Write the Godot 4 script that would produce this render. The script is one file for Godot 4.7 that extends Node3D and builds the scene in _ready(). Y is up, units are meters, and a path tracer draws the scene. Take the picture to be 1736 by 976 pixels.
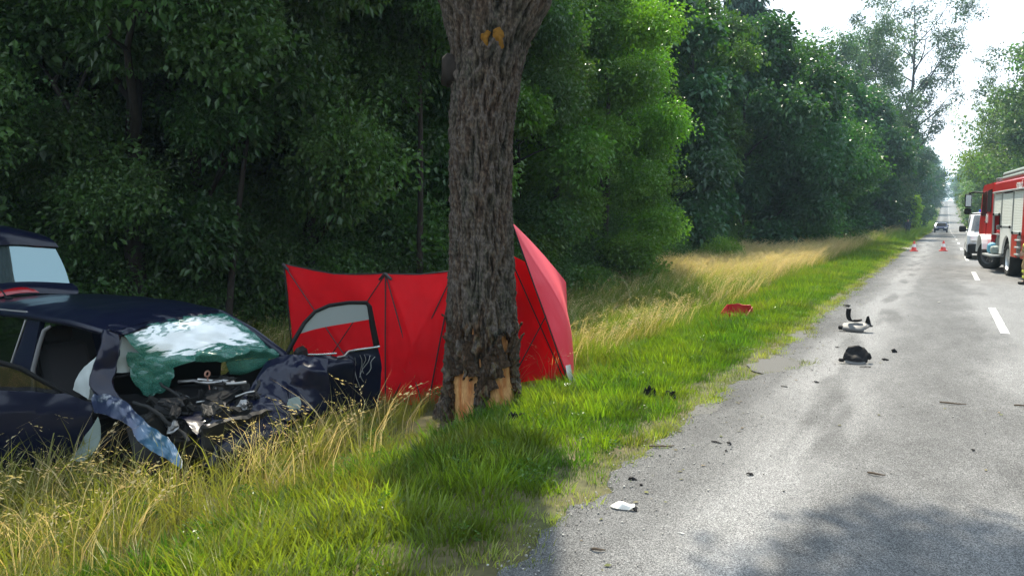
extends Node3D

# A country road through woods: a crashed car by a roadside tree, a red privacy screen, a fire engine.
# World: x is to the right of the road, -z runs along the road, y is up, metres.

const ROAD_L := -1.85
const ROAD_R := 3.55
const CAR_AT := Vector3(-6.4, -0.62, -4.777)
const TREE_AT := Vector3(-4.42, -0.42, -7.16)
var M := {}
var rng := RandomNumberGenerator.new()
var nz := FastNoiseLite.new()
var used := {}
var clumps := {}

class Buf:
	var v := PackedVector3Array()
	var c := PackedColorArray()
	var t := PackedVector2Array()
	var ix := PackedInt32Array()
	var col := Color.WHITE

	func p(a: Vector3, u := Vector2.ZERO) -> int:
		v.append(a)
		c.append(col)
		t.append(u)
		return v.size() - 1

	func tri(a: int, b: int, d: int) -> void:
		ix.append(a)
		ix.append(b)
		ix.append(d)

	func q(a: int, b: int, d: int, e: int) -> void:
		tri(a, b, d)
		tri(a, d, e)

	func face(a: Vector3, b: Vector3, d: Vector3, e: Vector3) -> void:
		var i := p(a, Vector2(0, 0))
		p(b, Vector2(1, 0))
		p(d, Vector2(1, 1))
		p(e, Vector2(0, 1))
		q(i, i + 1, i + 2, i + 3)

	# a box with chamfered edges
	func box(size: Vector3, xf := Transform3D(), bevel := 0.01) -> void:
		var h := size / 2.0
		var b: float = minf(bevel, minf(h.x, minf(h.y, h.z)) * 0.8)
		var ids := {}
		for s in 8:
			var sg := Vector3(1 if s & 1 else -1, 1 if s & 2 else -1, 1 if s & 4 else -1)
			for ax in 3:
				var w := h - Vector3(b, b, b)
				w[ax] = h[ax]
				ids[s * 3 + ax] = sg * w
		for ax in 3:
			var b1 := 1 << ((ax + 1) % 3)
			var b2 := 1 << ((ax + 2) % 3)
			for sd in 2:
				var s0 := (1 << ax) if sd else 0
				var k := [ids[s0 * 3 + ax], ids[(s0 | b1) * 3 + ax], ids[(s0 | b1 | b2) * 3 + ax], ids[(s0 | b2) * 3 + ax]]
				if sd:
					k.reverse()
				face(xf * (k[0] as Vector3), xf * (k[1] as Vector3), xf * (k[2] as Vector3), xf * (k[3] as Vector3))
			# edges that run along ax
			for e in 4:
				var s0 := (b1 if e & 1 else 0) | (b2 if e & 2 else 0)
				var s1 := s0 | (1 << ax)
				var a1 := (ax + 1) % 3
				var a2 := (ax + 2) % 3
				var k := [ids[s0 * 3 + a1], ids[s1 * 3 + a1], ids[s1 * 3 + a2], ids[s0 * 3 + a2]]
				if e == 1 or e == 2:
					k.reverse()
				face(xf * (k[0] as Vector3), xf * (k[1] as Vector3), xf * (k[2] as Vector3), xf * (k[3] as Vector3))
		for s in 8:
			var i := p(xf * (ids[s * 3] as Vector3))
			p(xf * (ids[s * 3 + 1] as Vector3))
			p(xf * (ids[s * 3 + 2] as Vector3))
			tri(i, i + 1, i + 2)

	# a tube along a path; radii one number or one per point
	func tube(path: Array, radii, sides := 8, cap := true) -> void:
		var n := path.size()
		var up := Vector3(0.31, 0.2, 0.93).normalized()
		var first := v.size()
		var run := 0.0
		for k in n:
			var d: Vector3 = (path[mini(k + 1, n - 1)] - path[maxi(k - 1, 0)]).normalized()
			if absf(d.dot(up)) > 0.95:
				up = Vector3(d.z, d.x, d.y)
			var x := up.cross(d).normalized()
			var y := d.cross(x)
			up = y
			var r: float = radii[k] if radii is Array else radii
			if k > 0:
				run += (path[k] as Vector3).distance_to(path[k - 1])
			for s in sides + 1:
				var a := TAU * s / sides
				p(path[k] + (x * cos(a) + y * sin(a)) * r, Vector2(float(s) / sides, run))
		for k in n - 1:
			for s in sides:
				var i := first + k * (sides + 1) + s
				q(i, i + sides + 1, i + sides + 2, i + 1)
		if cap:
			for e in 2:
				var k: int = 0 if e == 0 else n - 1
				var m := p(path[k])
				for s in sides:
					var i := first + k * (sides + 1) + s
					if e == 0:
						tri(m, i, i + 1)
					else:
						tri(m, i + 1, i)

	# profile of (radius, height) turned about y
	func lathe(prof: Array, sides: int, xf := Transform3D()) -> void:
		var first := v.size()
		for k in prof.size():
			for s in sides + 1:
				var a := TAU * s / sides
				p(xf * Vector3(prof[k].x * cos(a), prof[k].y, prof[k].x * sin(a)), Vector2(float(s) / sides, float(k) / prof.size()))
		for k in prof.size() - 1:
			for s in sides:
				var i := first + k * (sides + 1) + s
				q(i, i + 1, i + sides + 2, i + sides + 1)

	# a sheet through a net of points (Catmull-Rom both ways)
	static func cr(a: Vector3, b: Vector3, d: Vector3, e: Vector3, s: float) -> Vector3:
		return b.cubic_interpolate(d, a, e, s)

	static func along(row: Array, s: float) -> Vector3:
		var n := row.size() - 1
		var x := clampf(s, 0, 1) * n
		var i := mini(int(x), n - 1)
		return cr(row[maxi(i - 1, 0)], row[i], row[i + 1], row[mini(i + 2, n)], x - i)

	func sheet(rows: Array, nu: int, nv: int, bend = null) -> void:
		var first := v.size()
		for j in nv + 1:
			for i in nu + 1:
				var colm := []
				for r in rows:
					colm.append(along(r, float(i) / nu))
				var a: Vector3 = along(colm, float(j) / nv)
				if bend != null:
					a = bend.call(a, float(i) / nu, float(j) / nv)
				p(a, Vector2(float(i) / nu, float(j) / nv))
		for j in nv:
			for i in nu:
				var k := first + j * (nu + 1) + i
				q(k, k + 1, k + nu + 2, k + nu + 1)

	# gives what has been built so far a thickness
	func thicken(d: float) -> void:
		var nr := normals()
		var n := v.size()
		var m := ix.size()
		var edges := {}
		for k in range(0, m, 3):
			for e in 3:
				var a := ix[k + e]
				var b := ix[k + (e + 1) % 3]
				edges[Vector2i(a, b)] = true
		for k in n:
			v.append(v[k] - nr[k] * d)
			c.append(c[k])
			t.append(t[k])
		for k in range(0, m, 3):
			tri(n + ix[k], n + ix[k + 2], n + ix[k + 1])
		for e: Vector2i in edges:
			if not edges.has(Vector2i(e.y, e.x)):
				var i := p(v[e.x], t[e.x])
				p(v[e.y], t[e.y])
				p(v[n + e.y], t[e.y])
				p(v[n + e.x], t[e.x])
				q(i, i + 3, i + 2, i + 1)

	# polygon in the xy plane pushed out along z from z0 to z1
	func slab(poly: PackedVector2Array, z0: float, z1: float, xf := Transform3D()) -> void:
		var tr := Geometry2D.triangulate_polygon(poly)
		for e in 2:
			var i := v.size()
			for a in poly:
				p(xf * Vector3(a.x, a.y, z1 if e else z0), a)
			for k in range(0, tr.size(), 3):
				if e:
					tri(i + tr[k], i + tr[k + 1], i + tr[k + 2])
				else:
					tri(i + tr[k], i + tr[k + 2], i + tr[k + 1])
		for k in poly.size():
			var a := poly[k]
			var b := poly[(k + 1) % poly.size()]
			face(xf * Vector3(a.x, a.y, z0), xf * Vector3(b.x, b.y, z0), xf * Vector3(b.x, b.y, z1), xf * Vector3(a.x, a.y, z1))

	func normals() -> PackedVector3Array:
		var n := PackedVector3Array()
		n.resize(v.size())
		for k in range(0, ix.size(), 3):
			var a := ix[k]
			var b := ix[k + 1]
			var d := ix[k + 2]
			var w := (v[d] - v[a]).cross(v[b] - v[a])
			n[a] += w
			n[b] += w
			n[d] += w
		for k in n.size():
			n[k] = n[k].normalized() if n[k].length_squared() > 1e-20 else Vector3.UP
		return n

	func mesh(colored := false, flat := false) -> ArrayMesh:
		var arr := []
		arr.resize(Mesh.ARRAY_MAX)
		if flat:
			var b := Buf.new()
			for k in ix.size():
				b.v.append(v[ix[k]])
				b.c.append(c[ix[k]])
				b.t.append(t[ix[k]])
				b.ix.append(k)
			return b.mesh(colored)
		arr[Mesh.ARRAY_VERTEX] = v
		arr[Mesh.ARRAY_NORMAL] = normals()
		arr[Mesh.ARRAY_TEX_UV] = t
		if colored:
			arr[Mesh.ARRAY_COLOR] = c
		arr[Mesh.ARRAY_INDEX] = ix
		var m := ArrayMesh.new()
		m.add_surface_from_arrays(Mesh.PRIMITIVE_TRIANGLES, arr)
		return m


func V(x: float, y: float, z: float) -> Vector3:
	return Vector3(x, y, z)


func rr(a: float, b: float) -> float:
	return rng.randf_range(a, b)


func dirv() -> Vector3:
	var y := rr(-1, 1)
	var a := rr(0, TAU)
	var s := sqrt(1 - y * y)
	return Vector3(s * cos(a), y, s * sin(a))


func numbered(n: String) -> String:
	var k: int = used.get(n, 0)
	used[n] = k + 1
	return n if k == 0 else "%s_%03d" % [n, k]


func lin(r: float, g: float, b: float) -> Color:
	return Color(r, g, b).linear_to_srgb()


func mat(key: String, c: Color, rough := 0.8, metal := 0.0, spec := 0.5) -> StandardMaterial3D:
	var m := StandardMaterial3D.new()
	m.resource_name = key
	m.albedo_color = c
	m.roughness = rough
	m.metallic = metal
	m.metallic_specular = spec
	m.cull_mode = BaseMaterial3D.CULL_DISABLED
	M[key] = m
	return m


func put(called: String, mesh: Mesh, m: Material, parent: Node3D = null, xf := Transform3D()) -> MeshInstance3D:
	var o := MeshInstance3D.new()
	o.name = numbered(called) if parent == null else called
	o.mesh = mesh
	o.material_override = m
	o.transform = xf
	if parent == null:
		add_child(o, true)
	else:
		var k := 1
		while parent.has_node(NodePath(o.name)):
			o.name = "%s_%03d" % [called, k]
			k += 1
		parent.add_child(o, true)
	return o


func thing(called: String, label: String, category: String, at := Vector3.ZERO, turn := 0.0, group := "") -> Node3D:
	var o := Node3D.new()
	o.name = numbered(called)
	o.position = at
	o.rotation.y = turn
	add_child(o, true)
	tag(o, label, category, group)
	return o


func tag(o: Node3D, label: String, category := "", group := "", kind := "") -> Node3D:
	if label:
		o.set_meta("label", label)
	if category:
		o.set_meta("category", category)
	if group:
		o.set_meta("group", group)
	if kind:
		o.set_meta("kind", kind)
	return o


func multi(called: String, mesh: Mesh, m: Material, xfs: Array, cols: Array, parent: Node3D = null) -> MultiMeshInstance3D:
	var mm := MultiMesh.new()
	mm.transform_format = MultiMesh.TRANSFORM_3D
	mm.use_colors = true
	mm.mesh = mesh
	mm.instance_count = xfs.size()
	for i in xfs.size():
		mm.set_instance_transform(i, xfs[i])
		mm.set_instance_color(i, cols[i])
	var o := MultiMeshInstance3D.new()
	o.name = numbered(called) if parent == null else called
	o.multimesh = mm
	o.material_override = m
	o.set_meta("kind", "stuff")
	(self if parent == null else parent).add_child(o, true)
	return o


func noise_tex(size: int, freq: float, kind := FastNoiseLite.TYPE_SIMPLEX_SMOOTH, octaves := 4, a := Color.BLACK, b := Color.WHITE, sd := 1, lo := 0.0, hi := 1.0) -> NoiseTexture2D:
	var n := FastNoiseLite.new()
	n.noise_type = kind
	n.frequency = freq
	n.fractal_octaves = octaves
	n.seed = sd
	var t := NoiseTexture2D.new()
	t.width = size
	t.height = size
	t.seamless = true
	t.noise = n
	if a != Color.BLACK or b != Color.WHITE:
		var g := Gradient.new()
		g.set_color(0, a)
		g.set_color(1, b)
		g.set_offset(0, lo)
		g.set_offset(1, hi)
		t.color_ramp = g
	return t


# how high the ground lies at a spot: the verge falls into a shallow ditch, far away the road climbs a hill
func rise(a: float) -> float:
	return 11.0 * smoothstep(150.0, 520.0, a) - 0.5 * smoothstep(60.0, 150.0, a) * (1.0 - smoothstep(150.0, 230.0, a))


func ground(x: float, a: float) -> float:
	var h := rise(a)
	if x < ROAD_L:
		var t := ROAD_L - x
		var depth := lerpf(0.62, 0.3, smoothstep(11.0, 26.0, a))
		h -= depth * smoothstep(0.2, 4.2, t) - (depth - 0.3) * smoothstep(6.5, 11.0, t)
		h += nz.get_noise_2d(x * 14.0, a * 14.0) * 0.07 * smoothstep(0.3, 2.0, t) - 0.03 * (1.0 - smoothstep(0.35, 0.9, t))
	elif x > ROAD_R:
		h -= 0.35 * smoothstep(0.3, 3.5, x - ROAD_R)
	else:
		h -= 0.03
	return h


func edge_l(a: float) -> float:
	var e := ROAD_L + 0.16 * nz.get_noise_1d(a * 22.0) + 0.07 * nz.get_noise_1d(a * 95.0 + 400.0)
	e += 0.42 * exp(-pow((a - 9.6) / 0.55, 2.0)) + 0.2 * exp(-pow((a - 12.2) / 0.5, 2.0)) - 0.1 * exp(-pow((a - 5.6) / 0.8, 2.0))
	return e


func make_materials() -> void:
	var m := mat("asphalt", Color.WHITE, 0.95, 0.0, 0.22)
	m.albedo_texture = noise_tex(1024, 0.36, FastNoiseLite.TYPE_VALUE, 2, lin(0.085, 0.085, 0.088), lin(0.42, 0.42, 0.417), 5, 0.2, 0.82)
	m.uv1_triplanar = true
	m.uv1_world_triplanar = true
	m.uv1_scale = Vector3(0.62, 0.62, 0.62)
	m.detail_enabled = true
	m.detail_blend_mode = BaseMaterial3D.BLEND_MODE_MUL
	m.detail_uv_layer = BaseMaterial3D.DETAIL_UV_2
	m.detail_albedo = road_wear()
	m = mat("paint_white", lin(0.72, 0.72, 0.7), 0.6)
	m.albedo_texture = noise_tex(256, 0.05, FastNoiseLite.TYPE_SIMPLEX_SMOOTH, 4, lin(0.45, 0.45, 0.45), lin(1, 1, 1), 3)
	m.uv1_triplanar = true
	m = mat("soil", Color.WHITE, 0.95)
	m.vertex_color_use_as_albedo = true
	m.albedo_texture = noise_tex(512, 0.03, FastNoiseLite.TYPE_SIMPLEX_SMOOTH, 5, lin(0.4, 0.4, 0.4), lin(1, 1, 1), 8)
	m.uv1_triplanar = true
	m.uv1_world_triplanar = true
	m.uv1_scale = Vector3(0.5, 0.5, 0.5)
	m = mat("gravel", lin(0.34, 0.32, 0.28), 0.9)
	m.albedo_texture = noise_tex(512, 0.12, FastNoiseLite.TYPE_SIMPLEX_SMOOTH, 3, lin(0.4, 0.4, 0.4), lin(1, 1, 1), 18)
	m.uv1_triplanar = true
	m = mat("broken_asphalt", lin(0.27, 0.265, 0.25), 0.95, 0.0, 0.2)
	m.albedo_texture = noise_tex(512, 0.3, FastNoiseLite.TYPE_CELLULAR, 3, lin(0.2, 0.2, 0.2), lin(1, 1, 1), 19)
	m.uv1_triplanar = true
	for k in [["leaf", Color(0.8, 1.0, 0.2), 0.3], ["leaf_far", Color(0.7, 0.9, 0.28), 0.45], ["needle", Color(0.24, 0.34, 0.12), 0.6], ["grass", Color(0.85, 1.0, 0.22), 0.5], ["straw", Color(0.9, 0.82, 0.5), 0.6]]:
		m = mat(k[0], Color.WHITE, k[2])
		m.vertex_color_use_as_albedo = true
		m.backlight_enabled = true
		m.backlight = (k[1] as Color).linear_to_srgb()
	m = mat("bark", lin(0.15, 0.124, 0.105), 0.92, 0.0, 0.25)
	m.albedo_texture = noise_tex(512, 0.02, FastNoiseLite.TYPE_SIMPLEX_SMOOTH, 5, lin(0.3, 0.3, 0.32), lin(1, 1, 1), 4, 0.25, 0.75)
	m.uv1_triplanar = true
	m.uv1_scale = Vector3(3.2, 1.5, 3.2)
	m.heightmap_enabled = true
	m.heightmap_texture = noise_tex(512, 0.03, FastNoiseLite.TYPE_SIMPLEX_SMOOTH, 5, Color.BLACK, Color.WHITE, 14)
	m.heightmap_scale = 2.0
	m.vertex_color_use_as_albedo = true
	m = mat("tree_bark", lin(0.05, 0.042, 0.036), 0.92, 0.0, 0.25)
	m.albedo_texture = noise_tex(256, 0.03, FastNoiseLite.TYPE_SIMPLEX_SMOOTH, 4, lin(0.4, 0.4, 0.4), lin(1, 1, 1), 6)
	m.uv1_triplanar = true
	m.uv1_scale = Vector3(1.5, 0.5, 1.5)
	m = mat("birch_bark", lin(0.5, 0.49, 0.45), 0.8)
	m.albedo_texture = noise_tex(256, 0.04, FastNoiseLite.TYPE_SIMPLEX_SMOOTH, 4, lin(0.08, 0.08, 0.08), lin(1.0, 1.0, 1.0), 16)
	m.uv1_triplanar = true
	m.uv1_scale = Vector3(0.4, 1.6, 0.4)
	m = mat("raw_wood", Color.WHITE, 0.75)
	m.vertex_color_use_as_albedo = true
	m.albedo_texture = noise_tex(512, 0.02, FastNoiseLite.TYPE_SIMPLEX_SMOOTH, 5, lin(0.24, 0.11, 0.04), lin(0.78, 0.56, 0.3), 24)
	m.uv1_triplanar = true
	m.uv1_scale = Vector3(9.0, 0.8, 9.0)
	m = mat("lichen", lin(0.3, 0.15, 0.03), 0.95, 0.0, 0.2)
	m.albedo_texture = noise_tex(256, 0.06, FastNoiseLite.TYPE_SIMPLEX_SMOOTH, 4, lin(0.3, 0.3, 0.3), lin(1, 1, 1), 46)
	m.uv1_triplanar = true
	m = mat("screen_red", lin(0.85, 0.006, 0.016), 0.6, 0.0, 0.3)
	m.albedo_texture = noise_tex(256, 0.01, FastNoiseLite.TYPE_SIMPLEX_SMOOTH, 3, lin(0.86, 0.86, 0.86), lin(1, 1, 1), 26)
	m.uv1_triplanar = true
	m.backlight_enabled = true
	m.backlight = Color(0.85, 0.2, 0.22)
	m.rim_enabled = true
	m.rim = 0.12
	m = mat("screen_red_lit", lin(0.78, 0.025, 0.055), 0.45)  # same fabric with the bright sky it reflects put into a lighter red
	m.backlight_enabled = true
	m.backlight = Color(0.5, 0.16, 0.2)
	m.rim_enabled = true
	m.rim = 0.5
	mat("rod", lin(0.012, 0.01, 0.011), 0.5)
	# car
	m = mat("navy", lin(0.0035, 0.005, 0.02), 0.3, 0.0, 0.3)
	m.clearcoat_enabled = true
	m.clearcoat = 0.35
	m.clearcoat_roughness = 0.06
	m = mat("navy_scraped", Color.WHITE, 0.34, 0.4)
	m.vertex_color_use_as_albedo = true
	m.clearcoat_enabled = true
	m.clearcoat = 0.7
	m.clearcoat_roughness = 0.15
	mat("black_plastic", lin(0.009, 0.009, 0.01), 0.6, 0.0, 0.3)
	mat("grey_plastic", lin(0.12, 0.12, 0.12), 0.55)
	mat("interior", lin(0.01, 0.01, 0.011), 0.9, 0.0, 0.2)
	mat("seat_cloth", lin(0.035, 0.035, 0.038), 0.95)
	mat("engine", lin(0.022, 0.021, 0.02), 0.6, 0.3, 0.35)
	mat("alloy", lin(0.42, 0.42, 0.42), 0.35, 0.9)
	mat("chrome", lin(0.6, 0.61, 0.62), 0.18, 1.0)
	mat("dull_steel", lin(0.3, 0.3, 0.3), 0.45, 0.8)
	mat("rubber", lin(0.013, 0.013, 0.013), 0.85)
	m = mat("airbag", lin(0.42, 0.46, 0.45), 0.9)
	mat("rust", lin(0.35, 0.17, 0.12), 0.7)
	m = mat("liner", lin(0.17, 0.21, 0.19), 0.6)
	m.backlight_enabled = true
	m.backlight = Color(0.4, 0.5, 0.45)
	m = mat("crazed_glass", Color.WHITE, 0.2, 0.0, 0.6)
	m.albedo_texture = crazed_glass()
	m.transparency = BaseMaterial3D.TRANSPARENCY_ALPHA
	m = mat("green_glass", Color.WHITE, 0.22, 0.0, 0.6)
	m.albedo_texture = crazed_glass(0.0)
	m.transparency = BaseMaterial3D.TRANSPARENCY_ALPHA
	m.backlight_enabled = true
	m.backlight = Color(0.4, 0.7, 0.6)
	m = mat("dark_glass", Color(0.012, 0.02, 0.022, 0.62), 0.04, 0.0, 0.7)
	m.transparency = BaseMaterial3D.TRANSPARENCY_ALPHA
	mat("tinted_glass", lin(0.17, 0.25, 0.265), 0.03, 0.75, 0.8)
	mat("door_glass", lin(0.3, 0.34, 0.35), 0.35, 0.1, 0.6)
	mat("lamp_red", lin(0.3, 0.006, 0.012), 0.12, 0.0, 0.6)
	# fire engine and others
	m = mat("fire_red", lin(0.62, 0.014, 0.022), 0.3)
	m.clearcoat_enabled = true
	m.clearcoat = 0.7
	m.clearcoat_roughness = 0.1
	mat("white_panel", lin(0.78, 0.8, 0.78), 0.4)
	mat("mirror_face", lin(0.2, 0.22, 0.22), 0.1, 0.9)
	m = mat("shutter", lin(0.78, 0.81, 0.76), 0.45)
	mat("silver", lin(0.5, 0.52, 0.52), 0.35, 0.6)
	m = mat("hose_grey", lin(0.24, 0.29, 0.27), 0.75)
	mat("blue_bag", lin(0.1, 0.32, 0.45), 0.6)
	mat("white_paint", lin(0.7, 0.72, 0.74), 0.25)
	mat("lamp_glass", lin(0.75, 0.78, 0.8), 0.08, 0.2)
	mat("blue_lens", lin(0.02, 0.08, 0.5), 0.15)
	mat("cone_red", lin(0.65, 0.07, 0.06), 0.5)
	mat("cone_white", lin(0.75, 0.72, 0.72), 0.5)
	mat("crate_red", lin(0.5, 0.02, 0.04), 0.35)
	mat("shard_white", lin(0.62, 0.6, 0.55), 0.5)
	mat("dark_blue_paint", lin(0.008, 0.014, 0.06), 0.25, 0.3)
	m = mat("pebble", Color.WHITE, 0.9)
	m.vertex_color_use_as_albedo = true
	mat("wood_twig", lin(0.1, 0.07, 0.045), 0.9)
	mat("skin", lin(0.42, 0.25, 0.18), 0.6)
	mat("cloth_dark", lin(0.008, 0.012, 0.025), 0.9)
	mat("cloth_sand", lin(0.3, 0.22, 0.1), 0.9)
	mat("reflective_yellow", lin(0.6, 0.62, 0.1), 0.5)
	mat("boot", lin(0.012, 0.012, 0.012), 0.6)
	mat("helmet_red", lin(0.5, 0.03, 0.03), 0.3)


# worn and dusty zones of the carriageway: x across the road (6.2 m), y along it (48 m)
func road_wear() -> ImageTexture:
	var w := 256
	var h := 2048
	var im := Image.create(w, h, false, Image.FORMAT_RGB8)
	var n := FastNoiseLite.new()
	n.seed = 77
	n.frequency = 1.0
	n.fractal_octaves = 4
	var n2 := FastNoiseLite.new()
	n2.seed = 12
	n2.frequency = 1.0
	n2.noise_type = FastNoiseLite.TYPE_CELLULAR
	n2.cellular_return_type = FastNoiseLite.RETURN_DISTANCE2_SUB
	n2.domain_warp_enabled = true
	n2.domain_warp_amplitude = 0.5
	n2.domain_warp_frequency = 1.3
	for j in h:
		var a := j * 48.0 / h
		# the along-axis is closed into a ring so that the picture repeats without a seam
		var ca := cos(TAU * j / h) * 7.6
		var sa := sin(TAU * j / h) * 7.6
		for i in w:
			var x := -2.3 + i * 6.2 / w
			var big := n.get_noise_3d(x * 0.8, ca * 0.22, sa * 0.22)
			var fine := n.get_noise_3d(x * 2.6 + 50.0, ca * 0.9, sa * 0.9)
			var val := 0.6 + 0.1 * big + 0.12 * fine + 0.09 * n.get_noise_3d(x * 9.0, ca * 7.0, sa * 7.0)
			# pale dust on the left wheel path and on the right half
			var dust := exp(-pow((x + 0.95 + 0.3 * big) / 0.42, 2.0)) * smoothstep(-0.25, 0.3, n.get_noise_3d(x * 1.8, ca * 0.3 + 30.0, sa * 0.3) + 0.25)
			var right := smoothstep(0.25, 1.0, x + 0.5 * big + 0.2 * fine) * (1.0 - 0.6 * smoothstep(2.4, 3.4, x))
			val += 0.4 * dust + 0.27 * right
			# edges are dirtier
			val -= 0.12 * (1.0 - smoothstep(0.05, 0.7, x - ROAD_L))
			var crack := n2.get_noise_3d(x * 0.42, ca * 0.42, sa * 0.42) + 1.0
			if crack < 0.012 and fine > -0.1:
				val *= 0.72
			val = clampf(val, 0.2, 1.0)
			im.set_pixel(i, j, Color(val, val * 0.997, val * 0.985).linear_to_srgb())
	return ImageTexture.create_from_image(im)


# laminated glass broken into crumbs: green where it hangs, white where fine crumbs carry painted sun glare
func crazed_glass(white := 1.0) -> ImageTexture:
	var s := 512
	var im := Image.create(s, s, false, Image.FORMAT_RGBA8)
	var n := FastNoiseLite.new()
	n.seed = 5
	n.frequency = 0.011
	n.fractal_octaves = 4
	var cell := FastNoiseLite.new()
	cell.seed = 3
	cell.noise_type = FastNoiseLite.TYPE_CELLULAR
	cell.cellular_return_type = FastNoiseLite.RETURN_DISTANCE2_SUB
	cell.frequency = 0.11
	for j in s:
		for i in s:
			var u := float(i) / s
			var t := float(j) / s
			var e := cell.get_noise_2d(i, j) + 1.0
			var k := n.get_noise_2d(i * 0.8, j * 1.6)
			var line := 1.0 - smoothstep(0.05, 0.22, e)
			# a ragged white band of crumbs and painted glare across the upper half
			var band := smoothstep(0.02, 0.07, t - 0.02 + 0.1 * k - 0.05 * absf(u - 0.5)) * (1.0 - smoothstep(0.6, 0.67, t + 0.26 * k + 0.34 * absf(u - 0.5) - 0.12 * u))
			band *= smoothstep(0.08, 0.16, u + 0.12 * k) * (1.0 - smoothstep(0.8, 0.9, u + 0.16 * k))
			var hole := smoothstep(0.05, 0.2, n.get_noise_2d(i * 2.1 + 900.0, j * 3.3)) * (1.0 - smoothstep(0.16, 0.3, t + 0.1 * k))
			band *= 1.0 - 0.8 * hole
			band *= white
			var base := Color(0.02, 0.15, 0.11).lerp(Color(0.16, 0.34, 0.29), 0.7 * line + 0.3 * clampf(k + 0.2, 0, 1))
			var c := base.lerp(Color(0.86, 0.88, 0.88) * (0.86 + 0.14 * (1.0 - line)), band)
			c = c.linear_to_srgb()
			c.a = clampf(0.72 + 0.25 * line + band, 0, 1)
			im.set_pixel(i, j, c)
	return ImageTexture.create_from_image(im)


func _ready() -> void:
	rng.seed = 20240711
	nz.seed = 11
	nz.frequency = 0.05
	# --- camera, sky, sun, exposure, air
	var cam := Camera3D.new()
	cam.name = "camera"
	cam.fov = rad_to_deg(2.0 * atan(488.0 / 1300.0))
	cam.position = Vector3(0, 1.75, 0)
	cam.rotation = Vector3(deg_to_rad(-5.23), deg_to_rad(29.4), 0)
	cam.near = 0.05
	cam.far = 3000.0
	add_child(cam)
	cam.current = true
	var env := Environment.new()
	env.background_mode = Environment.BG_SKY
	var sky := Sky.new()
	var sm := ProceduralSkyMaterial.new()
	sm.sky_top_color = Color(0.8, 0.87, 0.94)
	sm.sky_horizon_color = Color(0.95, 0.97, 1.0)
	sm.sky_curve = 0.14
	sm.sky_energy_multiplier = 1.15
	sm.ground_bottom_color = Color(0.2, 0.22, 0.18)
	sm.ground_horizon_color = Color(0.6, 0.63, 0.62)
	sm.sun_angle_max = 25.0
	sky.sky_material = sm
	env.sky = sky
	env.tonemap_mode = Environment.TONE_MAPPER_LINEAR
	env.tonemap_exposure = 1.75
	env.sdfgi_enabled = true
	env.ssao_enabled = true
	env.ssil_enabled = true
	env.fog_enabled = true
	env.fog_density = 0.0006
	env.fog_light_color = Color(0.8, 0.93, 1.0)
	var we := WorldEnvironment.new()
	we.name = "world_environment"
	we.environment = env
	add_child(we)
	var sun := DirectionalLight3D.new()
	sun.name = "sun"
	sun.light_energy = 1.6
	sun.light_color = Color(1.0, 0.96, 0.88)
	sun.light_angular_distance = 0.9
	sun.shadow_enabled = true
	# the sun stands before us, over the wood, rather high
	sun.rotation = Vector3(deg_to_rad(-56), deg_to_rad(29.4 + 180.0 - 2.0), 0)
	add_child(sun)

	make_materials()
	make_clumps()
	make_ground()
	make_road()
	make_main_tree()
	make_woods()
	make_grass()
	make_car()
	make_screen()
	make_fire_engine()
	make_far_vehicles()
	make_people()
	make_small_things()


func make_ground() -> void:
	var xs := []
	var x := -320.0
	while x < 320.0:
		xs.append(x)
		var d := absf(x + 4.0)
		x += 0.22 if d < 8.0 else (1.0 if d < 20.0 else d * 0.25)
	var zs := []
	var a := -120.0
	while a < 1500.0:
		zs.append(a)
		a += 0.25 if a > 0.5 and a < 16.0 else (0.8 if a > -6.0 and a < 60.0 else (5.0 if a > -30.0 and a < 200.0 else 25.0))
	var b := Buf.new()
	for za in zs:
		for xa in xs:
			var t: float = ROAD_L - xa
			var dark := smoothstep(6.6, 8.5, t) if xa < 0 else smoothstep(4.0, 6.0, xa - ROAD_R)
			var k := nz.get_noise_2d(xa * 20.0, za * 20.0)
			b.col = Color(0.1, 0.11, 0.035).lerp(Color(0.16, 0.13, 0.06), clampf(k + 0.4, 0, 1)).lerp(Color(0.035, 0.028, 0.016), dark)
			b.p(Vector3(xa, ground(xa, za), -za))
	var n := xs.size()
	for j in zs.size() - 1:
		for i in n - 1:
			var k := j * n + i
			b.q(k, k + n, k + n + 1, k + 1)
	tag(put("ground", b.mesh(true), M.soil), "grassy verge falling into a shallow ditch, woodland floor behind", "", "", "structure")


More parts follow.
